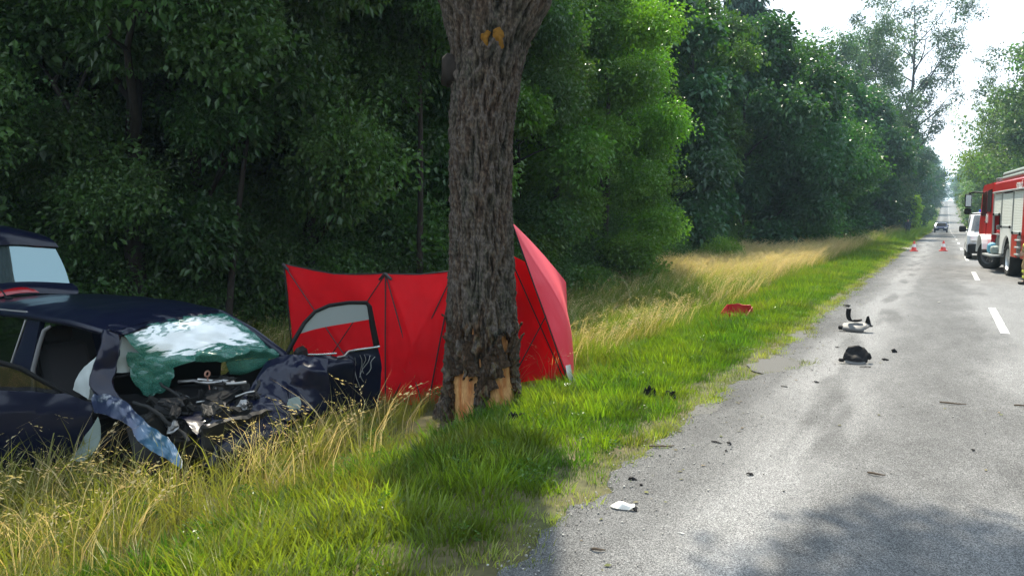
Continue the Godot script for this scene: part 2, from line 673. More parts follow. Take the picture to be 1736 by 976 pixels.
func make_road() -> void:
	var b := Buf.new()
	var uv2 := PackedVector2Array()
	var rows := []
	var a := -40.0
	while a < 700.0:
		rows.append(a)
		a += 0.07 if a > 0.0 and a < 16.0 else (0.3 if a > -3.0 and a < 50.0 else (2.0 if a < 160.0 else 8.0))
	var nx := 12
	for ra in rows:
		var el := edge_l(ra)
		var er: float = ROAD_R + 0.12 * nz.get_noise_1d(ra * 22.0 + 900.0)
		for i in nx + 1:
			var s := float(i) / nx
			var xx: float = lerpf(el, er, s)
			var camber := 0.03 * (1.0 - pow(absf(s - 0.5) * 2.0, 2.0))
			b.p(Vector3(xx, rise(ra) + camber - 0.012, -ra))
			uv2.append(Vector2((xx + 2.3) / 6.2, ra / 48.0))
	for j in rows.size() - 1:
		for i in nx:
			var k := j * (nx + 1) + i
			b.q(k, k + nx + 1, k + nx + 2, k + 1)
	# broken edge of the surfacing, a few centimetres thick
	for e in 2:
		var f0 := b.v.size()
		for j in rows.size():
			var k := j * (nx + 1) + (nx if e else 0)
			for y in 2:
				b.p(b.v[k] + Vector3((0.05 if e else -0.05) * y, -0.09 * y, 0))
				uv2.append(uv2[k])
		for j in rows.size() - 1:
			var k := f0 + j * 2
			b.q(k, k + 1, k + 3, k + 2)
	var arr := []
	arr.resize(Mesh.ARRAY_MAX)
	arr[Mesh.ARRAY_VERTEX] = b.v
	arr[Mesh.ARRAY_NORMAL] = b.normals()
	arr[Mesh.ARRAY_TEX_UV] = uv2
	arr[Mesh.ARRAY_TEX_UV2] = uv2
	arr[Mesh.ARRAY_INDEX] = b.ix
	var am := ArrayMesh.new()
	am.add_surface_from_arrays(Mesh.PRIMITIVE_TRIANGLES, arr)
	var road := put("road", am, M.asphalt)
	tag(road, "worn grey asphalt country road with crumbled left edge", "", "", "structure")
	# broken white line in the middle: each dash a worn strip a few millimetres thick
	for k in 34:
		var za := 2.6 + 11.25 * k - 0.3
		if k == 0:
			za = 2.9
		var d := Buf.new()
		var n := 14
		for j in n + 1:
			var zz := za + 3.8 * j / n
			for s in 2:
				var xx := 0.86 + (0.06 if s else -0.06) + 0.008 * nz.get_noise_2d(zz * 60.0, s * 40.0 + k)
				var ss := (xx - ROAD_L) / (ROAD_R - ROAD_L)
				d.p(Vector3(xx, rise(zz) + 0.03 * (1.0 - pow(absf(ss - 0.5) * 2.0, 2.0)) - 0.012 + 0.005, -zz))
		for j in n:
			d.q(j * 2, j * 2 + 2, j * 2 + 3, j * 2 + 1)
		put("lane_dash", d.mesh(), M.paint_white, road)
	# where the surfacing has crumbled away the dark base course lies open
	for q in [[-1.68, 9.6, 0.3, 0.75], [-1.75, 12.2, 0.2, 0.6], [-1.82, 7.0, 0.14, 0.5]]:
		var cb := Buf.new()
		var ci := cb.p(V(q[0], -0.006, -q[1]))
		for j in 25:
			var an := TAU * (j % 24) / 24.0
			var wr := 1.0 + 0.5 * nz.get_noise_2d(cos(an) * 40.0 + q[1] * 100.0, sin(an) * 40.0)
			cb.p(V(q[0] + cos(an) * q[2] * wr, -0.016, -q[1] + sin(an) * q[3] * wr))
		for j in 24:
			cb.tri(ci, ci + 1 + j, ci + 2 + j)
		put("crumbled_patch", cb.mesh(), M.broken_asphalt, road)
	# dirt track that leaves the road on the left
	var t := Buf.new()
	var path := [Vector3(-1.6, 0, -50.6), Vector3(-3.2, 0, -49.8), Vector3(-5.5, 0, -51.0), Vector3(-8.5, 0, -54.0), Vector3(-12, 0, -60.0)]
	for j in 33:
		var s := j / 32.0
		var pc := Buf.along(path, s)
		var pd := (Buf.along(path, s + 0.02) - Buf.along(path, s - 0.02)).normalized()
		var side := Vector3(-pd.z, 0, pd.x)
		for i in 7:
			var w := (i / 6.0 - 0.5) * lerpf(4.6, 2.6, smoothstep(0, 0.3, s))
			var pp := pc + side * w
			pp.y = ground(pp.x, -pp.z) + (0.05 if pp.x < ROAD_L else 0.0)
			t.p(pp)
	for j in 32:
		for i in 6:
			t.q(j * 7 + i, j * 7 + i + 1, j * 7 + i + 8, j * 7 + i + 7)
	tag(put("dirt_track", t.mesh(), M.gravel), "pale gravel track leaving the road on the left beyond the dry grass", "", "", "structure")


# a handful of leaves on invisible twigs: each leaf is two facets folded along its midrib
func leaf_clump(count: int, r: float, length: float, width: float, droop: float, sd: int) -> ArrayMesh:
	rng.seed = sd
	var b := Buf.new()
	for k in count:
		var at := dirv() * r * pow(rng.randf(), 0.45)
		at.y *= 0.75
		var d := (at.normalized() * 0.7 + dirv() * 0.8 + Vector3(0, -droop, 0)).normalized()
		var nrm := (Vector3(0, 1, 0) * 0.9 + dirv()).normalized()
		var side := d.cross(nrm).normalized()
		nrm = side.cross(d)
		var l := length * rr(0.7, 1.25)
		var w := width * rr(0.8, 1.2)
		var g := rr(0.72, 1.28)
		b.col = Color(g * rr(0.9, 1.15), g, g * rr(0.85, 1.1))
		var i := b.p(at)
		b.p(at + d * l * 0.45 + side * w * 0.5 + nrm * w * 0.18)
		b.p(at + d * l - Vector3(0, l * 0.12, 0))
		b.p(at + d * l * 0.45 - side * w * 0.5 + nrm * w * 0.18)
		b.tri(i, i + 1, i + 2)
		b.tri(i, i + 2, i + 3)
	return b.mesh(true, true)


# a flat spray of conifer twigs
func needle_clump(sd: int) -> ArrayMesh:
	rng.seed = sd
	var b := Buf.new()
	for k in 46:
		var s := rng.randf()
		var base := Vector3(s * 0.9 - 0.45, -0.12 * s, rr(-0.05, 0.05))
		var d := Vector3(rr(0.2, 0.9), rr(-0.5, 0.1), rr(-1, 1)).normalized()
		var l := rr(0.14, 0.3) * (1.15 - 0.5 * s)
		var side := d.cross(Vector3.UP).normalized() * 0.022
		var g := rr(0.7, 1.3)
		b.col = Color(g, g, g)
		var i := b.p(base)
		b.p(base + d * l * 0.5 + side)
		b.p(base + d * l + Vector3(0, -0.04, 0))
		b.p(base + d * l * 0.5 - side)
		b.tri(i, i + 1, i + 2)
		b.tri(i, i + 2, i + 3)
	return b.mesh(true, true)


func make_clumps() -> void:
	clumps.near = [leaf_clump(80, 0.42, 0.088, 0.056, 0.35, 101), leaf_clump(86, 0.45, 0.08, 0.048, 0.4, 102), leaf_clump(72, 0.4, 0.098, 0.064, 0.3, 103), leaf_clump(92, 0.5, 0.076, 0.048, 0.5, 104)]
	clumps.mid = [leaf_clump(44, 0.6, 0.19, 0.13, 0.35, 111), leaf_clump(40, 0.65, 0.21, 0.14, 0.3, 112), leaf_clump(46, 0.6, 0.17, 0.11, 0.5, 113)]
	clumps.far = [leaf_clump(44, 0.95, 0.32, 0.2, 0.3, 121), leaf_clump(40, 1.0, 0.36, 0.22, 0.4, 122)]
	clumps.spruce = [needle_clump(131), needle_clump(132)]


func wobble_path(a: Vector3, e: Vector3, n: int, amp: float) -> Array:
	var out := []
	var ph := dirv() * 10.0
	for k in n + 1:
		var s := float(k) / n
		var w := Vector3(sin(s * 5.1 + ph.x), 0.4 * sin(s * 4.3 + ph.y), sin(s * 4.7 + ph.z)) * amp * s * (1.3 - s)
		out.append(a.lerp(e, s) + w)
	return out


func taper(r0: float, r1: float, n: int, power := 0.8) -> Array:
	var out := []
	for k in n + 1:
		out.append(lerpf(r0, r1, pow(float(k) / n, power)))
	return out


# o: h height, r crown radius, low height where the crown begins, n clumps, set/cs clump kind and scale, col colour,
#    lobes, shape "round" / "cone" / "tall", tr trunk radius, limbs, bark, leaf, lean, gap
func tree(called: String, label: String, x: float, a: float, o: Dictionary, group := "") -> Node3D:
	rng.seed = o.sd
	var h: float = o.h
	var rad: float = o.r
	var low: float = o.get("low", 0.3)
	var root := thing(called, label, "tree", Vector3(x, ground(x, a) - 0.05, -a), 0.0, group)
	var lean: Vector3 = o.get("lean", Vector3(rr(-0.03, 0.03), 0, rr(-0.03, 0.03)) * h)
	var tr: float = o.get("tr", 0.016 * h)
	var b := Buf.new()
	var tp := wobble_path(Vector3(0, -0.3, 0), Vector3(lean.x, h * 0.94, lean.z), 12, 0.03 * h)
	b.tube(tp, taper(tr, tr * 0.12, 12), 9)
	# the crown: leaf clumps gathered in lobes, the lobes spread over the crown's envelope
	var nl: int = o.get("lobes", 26)
	var lobes := []
	var shape: String = o.get("shape", "round")
	for k in nl:
		var s := clampf((k + rng.randf()) / nl, 0.0, 1.0)
		var env := 1.0
		match shape:
			"round":
				env = pow(sin(PI * clampf(0.16 + 0.8 * s, 0, 1)), 0.6)
			"cone":
				env = 1.05 - s
			"tall":
				env = pow(sin(PI * clampf(0.2 + 0.74 * s, 0, 1)), 0.5) * (1.0 - 0.35 * s)
			"wide":
				env = pow(sin(PI * clampf(0.05 + 0.72 * s, 0, 1)), 0.7)
		var y := lerpf(low, h, s)
		var ang := k * 2.39996 + rr(-0.5, 0.5)
		var d := rad * env * rr(0.45, 1.12)
		var c := Vector3(cos(ang) * d, y, sin(ang) * d) + Vector3(lean.x, 0, lean.z) * (y / h)
		lobes.append([c, rad * rr(0.17, 0.44) * (0.65 + 0.35 * env), rr(0.72, 1.3), rr(0.9, 1.12)])
	var nlimb: int = o.get("limbs", 7)
	for k in nlimb:
		var lb: Vector3 = lobes[(k * nl / maxi(nlimb, 1) + 1) % nl][0]
		var s0 := clampf((lb.y - rad * 0.75) / (h * 0.94), 0.06, 0.85)
		var st := Buf.along(tp, s0)
		var lp := wobble_path(st, st.lerp(lb, 1.05), 6, 0.12 * rad)
		var r0 := tr * (1.0 - 0.8 * s0) * 0.6
		b.tube(lp, taper(r0, r0 * 0.2, 6), 6, false)
		for j in 2:
			var q: Vector3 = lp[3 + j]
			b.tube(wobble_path(q, q + (lb - st) * 0.35 + dirv() * rad * 0.35, 4, 0.06 * rad), taper(r0 * 0.45, r0 * 0.12, 4), 5, false)
	var xfs := []
	var cols := []
	var col: Color = o.get("col", Color(0.05, 0.085, 0.02))
	var cs: float = o.get("cs", 1.0)
	# single sprays that stand out of the crown on thin twigs
	for k in (34 if shape != "cone" else 0):
		var lo: Array = lobes[rng.randi() % nl]
		var c: Vector3 = lo[0]
		var od := (Vector3(c.x - lean.x * 0.5, 0, c.z - lean.z * 0.5).normalized() * 0.8 + dirv() * 0.7 + Vector3(0, 0.25, 0)).normalized()
		var len: float = (lo[1] as float) * rr(1.1, 1.7)
		var tw := wobble_path(c, c + od * len, 5, 0.1 * len)
		b.tube(tw, taper(0.012 * cs + 0.002 * h * 0.3, 0.003, 5), 4, false)
		for j in 4:
			var sc := cs * rr(0.4, 0.75)
			xfs.append(Transform3D(Basis(dirv(), rr(0, TAU)).scaled(Vector3(sc, sc * 0.7, sc)), (tw[2 + j] as Vector3) + dirv() * 0.08))
			var g: float = rr(0.85, 1.25)
			cols.append(Color(col.r * g, col.g * g, col.b * g))
	put("trunk", b.mesh(), M[o.get("bark", "tree_bark")], root)
	var n: int = o.n
	for k in n:
		var lo: Array = lobes[k % nl]
		var v := dirv() * pow(rng.randf(), 0.42)
		v.y *= 0.8
		var at: Vector3 = lo[0] + v * (lo[1] as float)
		if at.y < 0.15:
			at.y = rr(0.15, 0.6)
		var sc := cs * (rr(0.55, 1.0) if rng.randf() < 0.6 else rr(1.0, 1.6))
		var basis := Basis(Vector3.UP, rr(0, TAU)) * Basis(Vector3.RIGHT, rr(-0.5, 0.5))
		if shape == "cone":
			basis = Basis(Vector3.UP, atan2(-v.z - lo[0].z, v.x + lo[0].x) + rr(-0.5, 0.5)) * Basis(Vector3.BACK, rr(-0.45, 0.0))
		xfs.append(Transform3D(basis.scaled(Vector3(sc, sc, sc)), at))
		var g: float = lo[2] * rr(0.82, 1.18)
		cols.append(Color(col.r * 0.86 * g * lo[3] * rr(0.9, 1.1), col.g * g, col.b * g * rr(0.85, 1.15)))
	var st: Array = clumps[o.get("set", "near")]
	multi("crown", st[o.sd % st.size()], M[o.get("leaf", "leaf")], xfs, cols, root)
	return root


func make_woods() -> void:
	var dark := Color(0.085, 0.15, 0.044)
	var deep := Color(0.06, 0.115, 0.05)
	var mid := Color(0.085, 0.16, 0.03)
	var bright := Color(0.15, 0.27, 0.026)
	var teal := Color(0.046, 0.105, 0.046)
	# forest edge beside the wreck
	var g1 := "trees along the forest edge"
	tree("broadleaf_tree", "dark leafy tree at the far left edge, above the raised tailgate", -12.6, 6.3, {"h": 9.5, "r": 2.6, "low": 0.8, "n": 1500, "col": dark, "tr": 0.13, "sd": 201}, g1)
	tree("maple_tree", "tall tree with a thick dark forked trunk behind the crashed car", -11.2, 7.7, {"h": 12.5, "r": 3.0, "low": 4.6, "n": 1500, "col": dark, "tr": 0.19, "limbs": 9, "sd": 202, "lean": Vector3(0.2, 0, 0)}, g1)
	tree("slender_tree", "slender dark trunk left of the forked trunk, behind the tailgate", -12.7, 8.1, {"h": 11.0, "r": 2.3, "low": 4.0, "n": 900, "col": deep, "tr": 0.12, "sd": 203}, g1)
	tree("broadleaf_tree", "dark leafy tree right of the forked trunk, above the wreck's roof", -12.0, 9.4, {"h": 9.6, "r": 2.5, "low": 0.9, "n": 1700, "col": dark, "sd": 204}, g1)
	tree("broadleaf_tree", "dense dark green tree above the wreck's open left door", -11.2, 11.6, {"h": 9.2, "r": 2.4, "low": 0.3, "n": 1800, "col": Color(0.09, 0.165, 0.045), "sd": 205}, g1)
	tree("broadleaf_tree", "dark green tree above the middle of the red screen", -10.6, 13.6, {"h": 9.4, "r": 2.3, "low": 0.3, "n": 1800, "col": Color(0.085, 0.165, 0.052), "sd": 206}, g1)
	tree("broadleaf_tree", "green tree just left of the big scarred trunk, over the red screen", -10.4, 15.8, {"h": 9.8, "r": 2.4, "low": 0.2, "n": 1700, "col": Color(0.1, 0.185, 0.05), "sd": 207}, g1)
	tree("hornbeam_tree", "green leafy tree just right of the big scarred trunk", -10.0, 18.4, {"h": 10.5, "r": 2.6, "low": 0.2, "n": 2200, "col": Color(0.115, 0.2, 0.032), "limbs": 10, "sd": 208}, g1)
	tree("hornbeam_tree", "bright yellow-green leafy tree with a bumpy right outline beside the grass", -8.9, 21.6, {"h": 9.2, "r": 2.5, "low": 0.1, "n": 2300, "col": bright, "limbs": 9, "sd": 209}, g1)
	tree("hornbeam_tree", "tall green tree behind the bright yellow-green one", -12.2, 24.5, {"h": 14.0, "r": 3.2, "low": 0.5, "n": 1900, "col": mid, "set": "mid", "limbs": 9, "sd": 210}, g1)
	tree("slender_tree", "thin straight dark trunk above the right part of the red screen's left half", -9.0, 12.2, {"h": 11.0, "r": 1.8, "low": 5.6, "n": 420, "col": mid, "tr": 0.085, "limbs": 6, "sd": 215}, g1)
	tree("slender_tree", "thin leaning trunk with a dead lower branch behind the wreck's roof", -10.4, 8.7, {"h": 9.5, "r": 1.7, "low": 4.6, "n": 380, "col": dark, "tr": 0.07, "limbs": 6, "lean": Vector3(0.9, 0, -0.3), "sd": 216}, g1)
	# second row of the near wood
	var g2 := "trees of the second row in the wood"
	var back := [[-16.0, 6.5, 12.0, "tree painted sunlit yellow-green, glimpsed left of the forked trunk"], [-16.0, 11.0, 12.0, "tree of the second row seen through gaps right of the forked trunk"], [-14.5, 14.5, 13.0, "tree of the second row above the left half of the red screen"], [-14.2, 19.0, 13.5, "taller tree behind the trees left of the scarred trunk"], [-14.5, 29.0, 15.0, "tall pale green tree rising behind the bright thicket"]]
	for k in back.size():
		var q: Array = back[k]
		tree("broadleaf_tree", q[3], q[0], q[1], {"h": q[2], "r": 3.2, "low": 0.4, "n": 1100, "col": [Color(0.26, 0.36, 0.03), Color(0.18, 0.27, 0.03), Color(0.11, 0.19, 0.03), mid, Color(0.12, 0.2, 0.05)][k], "set": "mid", "cs": 0.85, "sd": 221 + k}, g2)  # brighter leaf colours paint sunlit glimpses into the left trees
	# down the road on the left
	tree("linden_tree", "large rounded dark green tree behind the dry grass", -9.3, 41.0, {"h": 11.6, "r": 4.4, "low": 0.3, "n": 2300, "col": teal, "set": "mid", "lobes": 40, "limbs": 10, "sd": 231})
	tree("linden_tree", "dark green tree between the bright thicket and the large rounded tree", -11.5, 33.5, {"h": 11.5, "r": 3.2, "low": 0.2, "n": 1500, "col": teal, "set": "mid", "sd": 232})
	tree("thin_tree", "tree with several thin bare stems showing between the thicket and the rounded tree", -11.0, 36.5, {"h": 12.5, "r": 2.6, "low": 4.0, "n": 700, "col": mid, "set": "mid", "limbs": 12, "sd": 233})
	tree("linden_tree", "tall tree with a sunlit yellow-green top right of the large rounded tree", -9.0, 49.5, {"h": 12.2, "r": 4.3, "low": 0.6, "n": 2000, "col": Color(0.070, 0.139, 0.043), "set": "mid", "lobes": 36, "sd": 234})
	tree("spruce_tree", "small dark spruce at the forest edge behind the dry grass", -7.6, 49.0, {"h": 5.2, "r": 1.7, "low": 0.3, "n": 420, "lobes": 60, "col": Color(0.031, 0.070, 0.037), "set": "spruce", "cs": 1.5, "shape": "cone", "leaf": "needle", "limbs": 0, "tr": 0.08, "sd": 235})
	tree("spruce_tree", "tall pointed spruce rising over the rounded trees", -13.6, 57.0, {"h": 19.5, "r": 3.2, "low": 3.0, "n": 900, "lobes": 90, "col": Color(0.034, 0.078, 0.046), "set": "spruce", "cs": 2.6, "shape": "cone", "leaf": "needle", "limbs": 0, "sd": 236})
	tree("ash_tree", "dark bluish tree between the sunlit top and the white birch", -8.2, 60.0, {"h": 12.0, "r": 4.0, "low": 0.5, "n": 1500, "col": teal, "set": "mid", "cs": 1.25, "sd": 237})
	tree("ash_tree", "dark tree low beside the verge before the white birch", -7.4, 74.0, {"h": 12.7, "r": 3.8, "low": 0.4, "n": 1300, "col": teal, "set": "mid", "cs": 1.3, "sd": 238})
	tree("birch_tree", "birch with a pale trunk and feathery crown on the left of the road", -6.9, 97.0, {"h": 24.0, "r": 4.0, "low": 5.0, "n": 560, "lobes": 46, "col": Color(0.116, 0.163, 0.078), "set": "mid", "cs": 1.35, "shape": "tall", "bark": "birch_bark", "limbs": 12, "tr": 0.2, "leaf": "leaf_far", "sd": 239})
	tree("birch_tree", "feathery pale green tree left of the pale-trunked birch", -10.0, 90.0, {"h": 21.0, "r": 3.6, "low": 5.0, "n": 420, "lobes": 46, "col": Color(0.101, 0.155, 0.070), "set": "mid", "cs": 1.35, "shape": "tall", "limbs": 10, "tr": 0.2, "leaf": "leaf_far", "sd": 240})
	tree("poplar_tree", "tall sparse tree with bare dark limbs against the white sky", -4.6, 116.0, {"h": 32.0, "r": 7.0, "low": 13.0, "n": 480, "lobes": 46, "col": Color(0.062, 0.093, 0.046), "set": "mid", "cs": 1.2, "shape": "wide", "limbs": 22, "tr": 0.42, "leaf": "leaf_far", "sd": 241})
	tree("ash_tree", "dark rounded tree under the tall sparse one, beside the road", -8.0, 128.0, {"h": 18.0, "r": 5.0, "low": 1.0, "n": 1000, "col": teal, "set": "far", "leaf": "leaf_far", "sd": 242})
	tree("ash_tree", "dark bluish tree standing behind the person in dark clothes", -6.6, 100.0, {"h": 15.0, "r": 3.8, "low": 0.3, "n": 900, "col": teal, "set": "mid", "cs": 1.5, "sd": 243})
	tree("young_maple", "small bright yellow-green young tree at the verge before the dark car", -3.6, 104.0, {"h": 4.6, "r": 1.0, "low": 1.4, "n": 120, "lobes": 9, "col": Color(0.36, 0.5, 0.05), "set": "mid", "cs": 0.9, "limbs": 4, "tr": 0.05, "sd": 244})
	# the two rows that close the road in the distance, and the trees beyond the fire engine
	var left := ["dark tree of the left row beyond the sparse tree", "dark tree of the left row above the dark car's roof", "left-hand tree where the road begins to climb", "left-hand tree half way up the far hill", "left-hand tree near the top of the far hill", "left-hand tree at the crest of the far hill"]
	for k in 6:
		var a: float = [150.0, 178.0, 215.0, 270.0, 350.0, 450.0][k]
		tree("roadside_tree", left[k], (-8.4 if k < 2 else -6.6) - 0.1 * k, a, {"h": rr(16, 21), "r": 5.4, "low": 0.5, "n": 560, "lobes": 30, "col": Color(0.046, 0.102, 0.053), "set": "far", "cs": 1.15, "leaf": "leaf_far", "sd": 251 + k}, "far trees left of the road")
	var right := ["nearest tree on the right, leafy top rising from the picture's right edge", "yellow-green tree with dark forked limbs above the fire engine", "pale green tree left of the forked one, above the fire engine's mirrors", "pale green tree of the right row beyond the van", "right-hand tree at the foot of the far hill", "right-hand tree half way up the far hill", "right-hand tree near the top of the far hill", "right-hand tree at the crest of the far hill"]
	for k in 8:
		var a: float = [84.0, 106.0, 128.0, 160.0, 205.0, 265.0, 350.0, 450.0][k]
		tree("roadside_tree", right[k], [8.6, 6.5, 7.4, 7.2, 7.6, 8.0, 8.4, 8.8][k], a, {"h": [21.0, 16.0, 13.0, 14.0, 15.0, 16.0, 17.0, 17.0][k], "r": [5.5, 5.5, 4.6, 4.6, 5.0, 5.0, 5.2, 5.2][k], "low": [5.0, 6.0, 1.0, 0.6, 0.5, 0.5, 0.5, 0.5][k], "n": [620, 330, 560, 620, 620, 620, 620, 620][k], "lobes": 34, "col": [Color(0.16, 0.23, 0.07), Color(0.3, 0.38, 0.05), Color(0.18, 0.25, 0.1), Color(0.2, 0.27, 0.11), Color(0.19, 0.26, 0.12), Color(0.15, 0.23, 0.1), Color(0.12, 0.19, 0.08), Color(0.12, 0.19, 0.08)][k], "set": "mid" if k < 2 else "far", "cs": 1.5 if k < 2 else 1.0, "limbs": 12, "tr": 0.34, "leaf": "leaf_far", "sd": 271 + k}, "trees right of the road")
	tree("roadside_tree", "dark far tree standing over the crest where the road vanishes", -9.0, 520.0, {"h": 24.0, "r": 9.0, "low": 0.5, "n": 420, "lobes": 26, "col": Color(0.05, 0.11, 0.06), "set": "far", "cs": 1.8, "leaf": "leaf_far", "sd": 291})
	tree("roadside_tree", "pale far tree at the crest on the right, beside the vanishing road", 9.5, 540.0, {"h": 20.0, "r": 8.0, "low": 0.5, "n": 420, "lobes": 26, "col": Color(0.11, 0.18, 0.09), "set": "far", "cs": 1.8, "leaf": "leaf_far", "sd": 292})
	tree("bare_tree", "nearly bare thin tree against the sky above the fire engine", 5.4, 92.0, {"h": 19.0, "r": 3.6, "low": 9.0, "n": 110, "lobes": 26, "col": Color(0.093, 0.124, 0.062), "set": "mid", "cs": 1.1, "shape": "wide", "limbs": 14, "tr": 0.16, "leaf": "leaf_far", "sd": 290})
	# what lies deeper in the wood reads as one mass
	rng.seed = 300
	var xfs := []
	var cols := []
	for k in 15000:
		var a := rr(-6.0, 120.0)
		var x := -17.5 - 16.0 * rng.randf()
		if a > 30.0:
			x += 4.0
		var top := 11.0 + 5.0 * nz.get_noise_2d(x * 2.0, a * 2.0) + a * 0.05
		var y := top * pow(rng.randf(), 0.8)
		var sc := rr(1.1, 1.9)
		xfs.append(Transform3D(Basis(Vector3.UP, rr(0, TAU)).scaled(Vector3(sc, sc, sc)), Vector3(x, ground(x, a) + y, -a)))
		var g := rr(0.6, 1.3)
		cols.append(Color(0.075 * g, 0.15 * g, 0.035 * g))
	tag(multi("deep_wood", clumps.mid[0], M.leaf, xfs, cols), "mass of woodland foliage behind the forest edge trees", "woodland", "", "stuff")
	xfs = []
	cols = []
	for k in 5200:
		var a := rr(55.0, 620.0)
		var lft := rng.randf() < 0.5
		var x := -12.0 - 40.0 * pow(rng.randf(), 1.5) if lft else 12.0 + 40.0 * pow(rng.randf(), 1.5)
		var y := (15.0 if lft else 12.0) * pow(rng.randf(), 0.7)
		var sc := rr(1.3, 2.4)
		xfs.append(Transform3D(Basis(Vector3.UP, rr(0, TAU)).scaled(Vector3(sc, sc, sc)), Vector3(x, ground(x, a) + y, -a)))
		var g := rr(0.7, 1.3)
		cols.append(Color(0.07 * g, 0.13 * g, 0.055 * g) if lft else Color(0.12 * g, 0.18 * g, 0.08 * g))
	# the wood goes on to the right of the road and behind the camera
	for k in 2600:
		var a := rr(-45.0, 48.0)
		var x := 10.5 + 12.0 * pow(rng.randf(), 1.3)
		var lft := false
		var y := 7.0 * pow(rng.randf(), 0.7)
		var sc := rr(0.9, 1.5)
		xfs.append(Transform3D(Basis(Vector3.UP, rr(0, TAU)).scaled(Vector3(sc, sc, sc)), Vector3(x, ground(x, a) + y, -a)))
		var g := rr(0.7, 1.3)
		cols.append(Color(0.06 * g, 0.11 * g, 0.04 * g))
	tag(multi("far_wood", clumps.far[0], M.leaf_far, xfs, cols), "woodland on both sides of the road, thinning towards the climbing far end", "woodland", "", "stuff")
	# scrub at the foot of the forest edge
	xfs = []
	cols = []
	for k in 5600:
		var a := rr(0.5, 62.0) if k % 2 else rr(3.0, 26.0)
		var ex := -8.6 - 2.6 * (1.0 - smoothstep(6.0, 15.0, a)) + 0.8 * nz.get_noise_1d(a * 18.0)
		var x := ex - 3.0 * pow(rng.randf(), 1.4)
		var y := 2.7 * rng.randf() * clampf((ex - x) * 0.8 + 0.3, 0, 1)
		var sc := rr(0.55, 1.0)
		xfs.append(Transform3D(Basis(Vector3.UP, rr(0, TAU)).scaled(Vector3(sc, sc, sc)), Vector3(x, ground(x, a) + y + 0.1, -a)))
		var g := rr(0.55, 1.3)
		cols.append(Color(0.085 * g, 0.185 * g, 0.045 * g))
	tag(multi("undergrowth", clumps.near[3], M.leaf, xfs, cols), "low leafy scrub along the foot of the forest edge", "undergrowth", "", "stuff")
	var sh := [[-7.4, 29.5, 1.3, 0.8, bright, "low yellow-green bush at the foot of the bright thicket, beside the tall grass"], [-6.6, 52.0, 1.5, 1.0, bright, "bright green bush at the far end of the dry grass"], [-5.9, 58.0, 1.4, 1.3, mid, "dark green bush by the gravel track"], [-10.6, 4.6, 1.3, 1.0, dark, "dark low bush behind the rear of the wreck"], [-9.2, 12.2, 1.6, 0.9, Color(0.045, 0.09, 0.02), "green bush directly behind the left end of the red screen"]]
	for k in sh.size():
		var q: Array = sh[k]
		rng.seed = 320 + k
		var root := thing("bush", q[5], "bush", Vector3(q[0], ground(q[0], q[1]), -q[1]))
		var b := Buf.new()
		for j in 6:
			var d := Vector3(rr(-1, 1) * q[3] * 0.7, q[2] * rr(0.6, 0.9), rr(-1, 1) * q[3] * 0.7)
			b.tube(wobble_path(Vector3(0, -0.1, 0), d, 5, 0.1), taper(0.02, 0.005, 5), 5, false)
		put("stem", b.mesh(), M.tree_bark, root)
		xfs = []
		cols = []
		for j in 130:
			var v := dirv() * pow(rng.randf(), 0.4)
			var sc := rr(0.45, 0.8)
			xfs.append(Transform3D(Basis(Vector3.UP, rr(0, TAU)).scaled(Vector3(sc, sc, sc)), Vector3(v.x * q[3], q[2] * (0.5 + 0.5 * v.y), v.z * q[3])))
			var g := rr(0.75, 1.25)
			cols.append(Color(q[4].r * g, q[4].g * g, q[4].b * g))
		multi("foliage", clumps.near[k % 4], M.leaf, xfs, cols, root)


# how far the outline of the big trunk stands from its axis
func trunk_r(y: float) -> float:
	var k := [[-0.3, 0.5], [0.2, 0.43], [0.45, 0.4], [0.7, 0.385], [0.95, 0.365], [1.25, 0.345], [1.7, 0.322], [2.3, 0.31], [2.9, 0.315], [3.5, 0.328], [3.86, 0.345], [4.11, 0.375], [4.48, 0.44], [5.0, 0.48]]
	for i in k.size() - 1:
		if y <= k[i + 1][0]:
			return lerpf(k[i][1], k[i + 1][1], clampf(inverse_lerp(k[i][0], k[i + 1][0], y), 0, 1))
	return 0.48


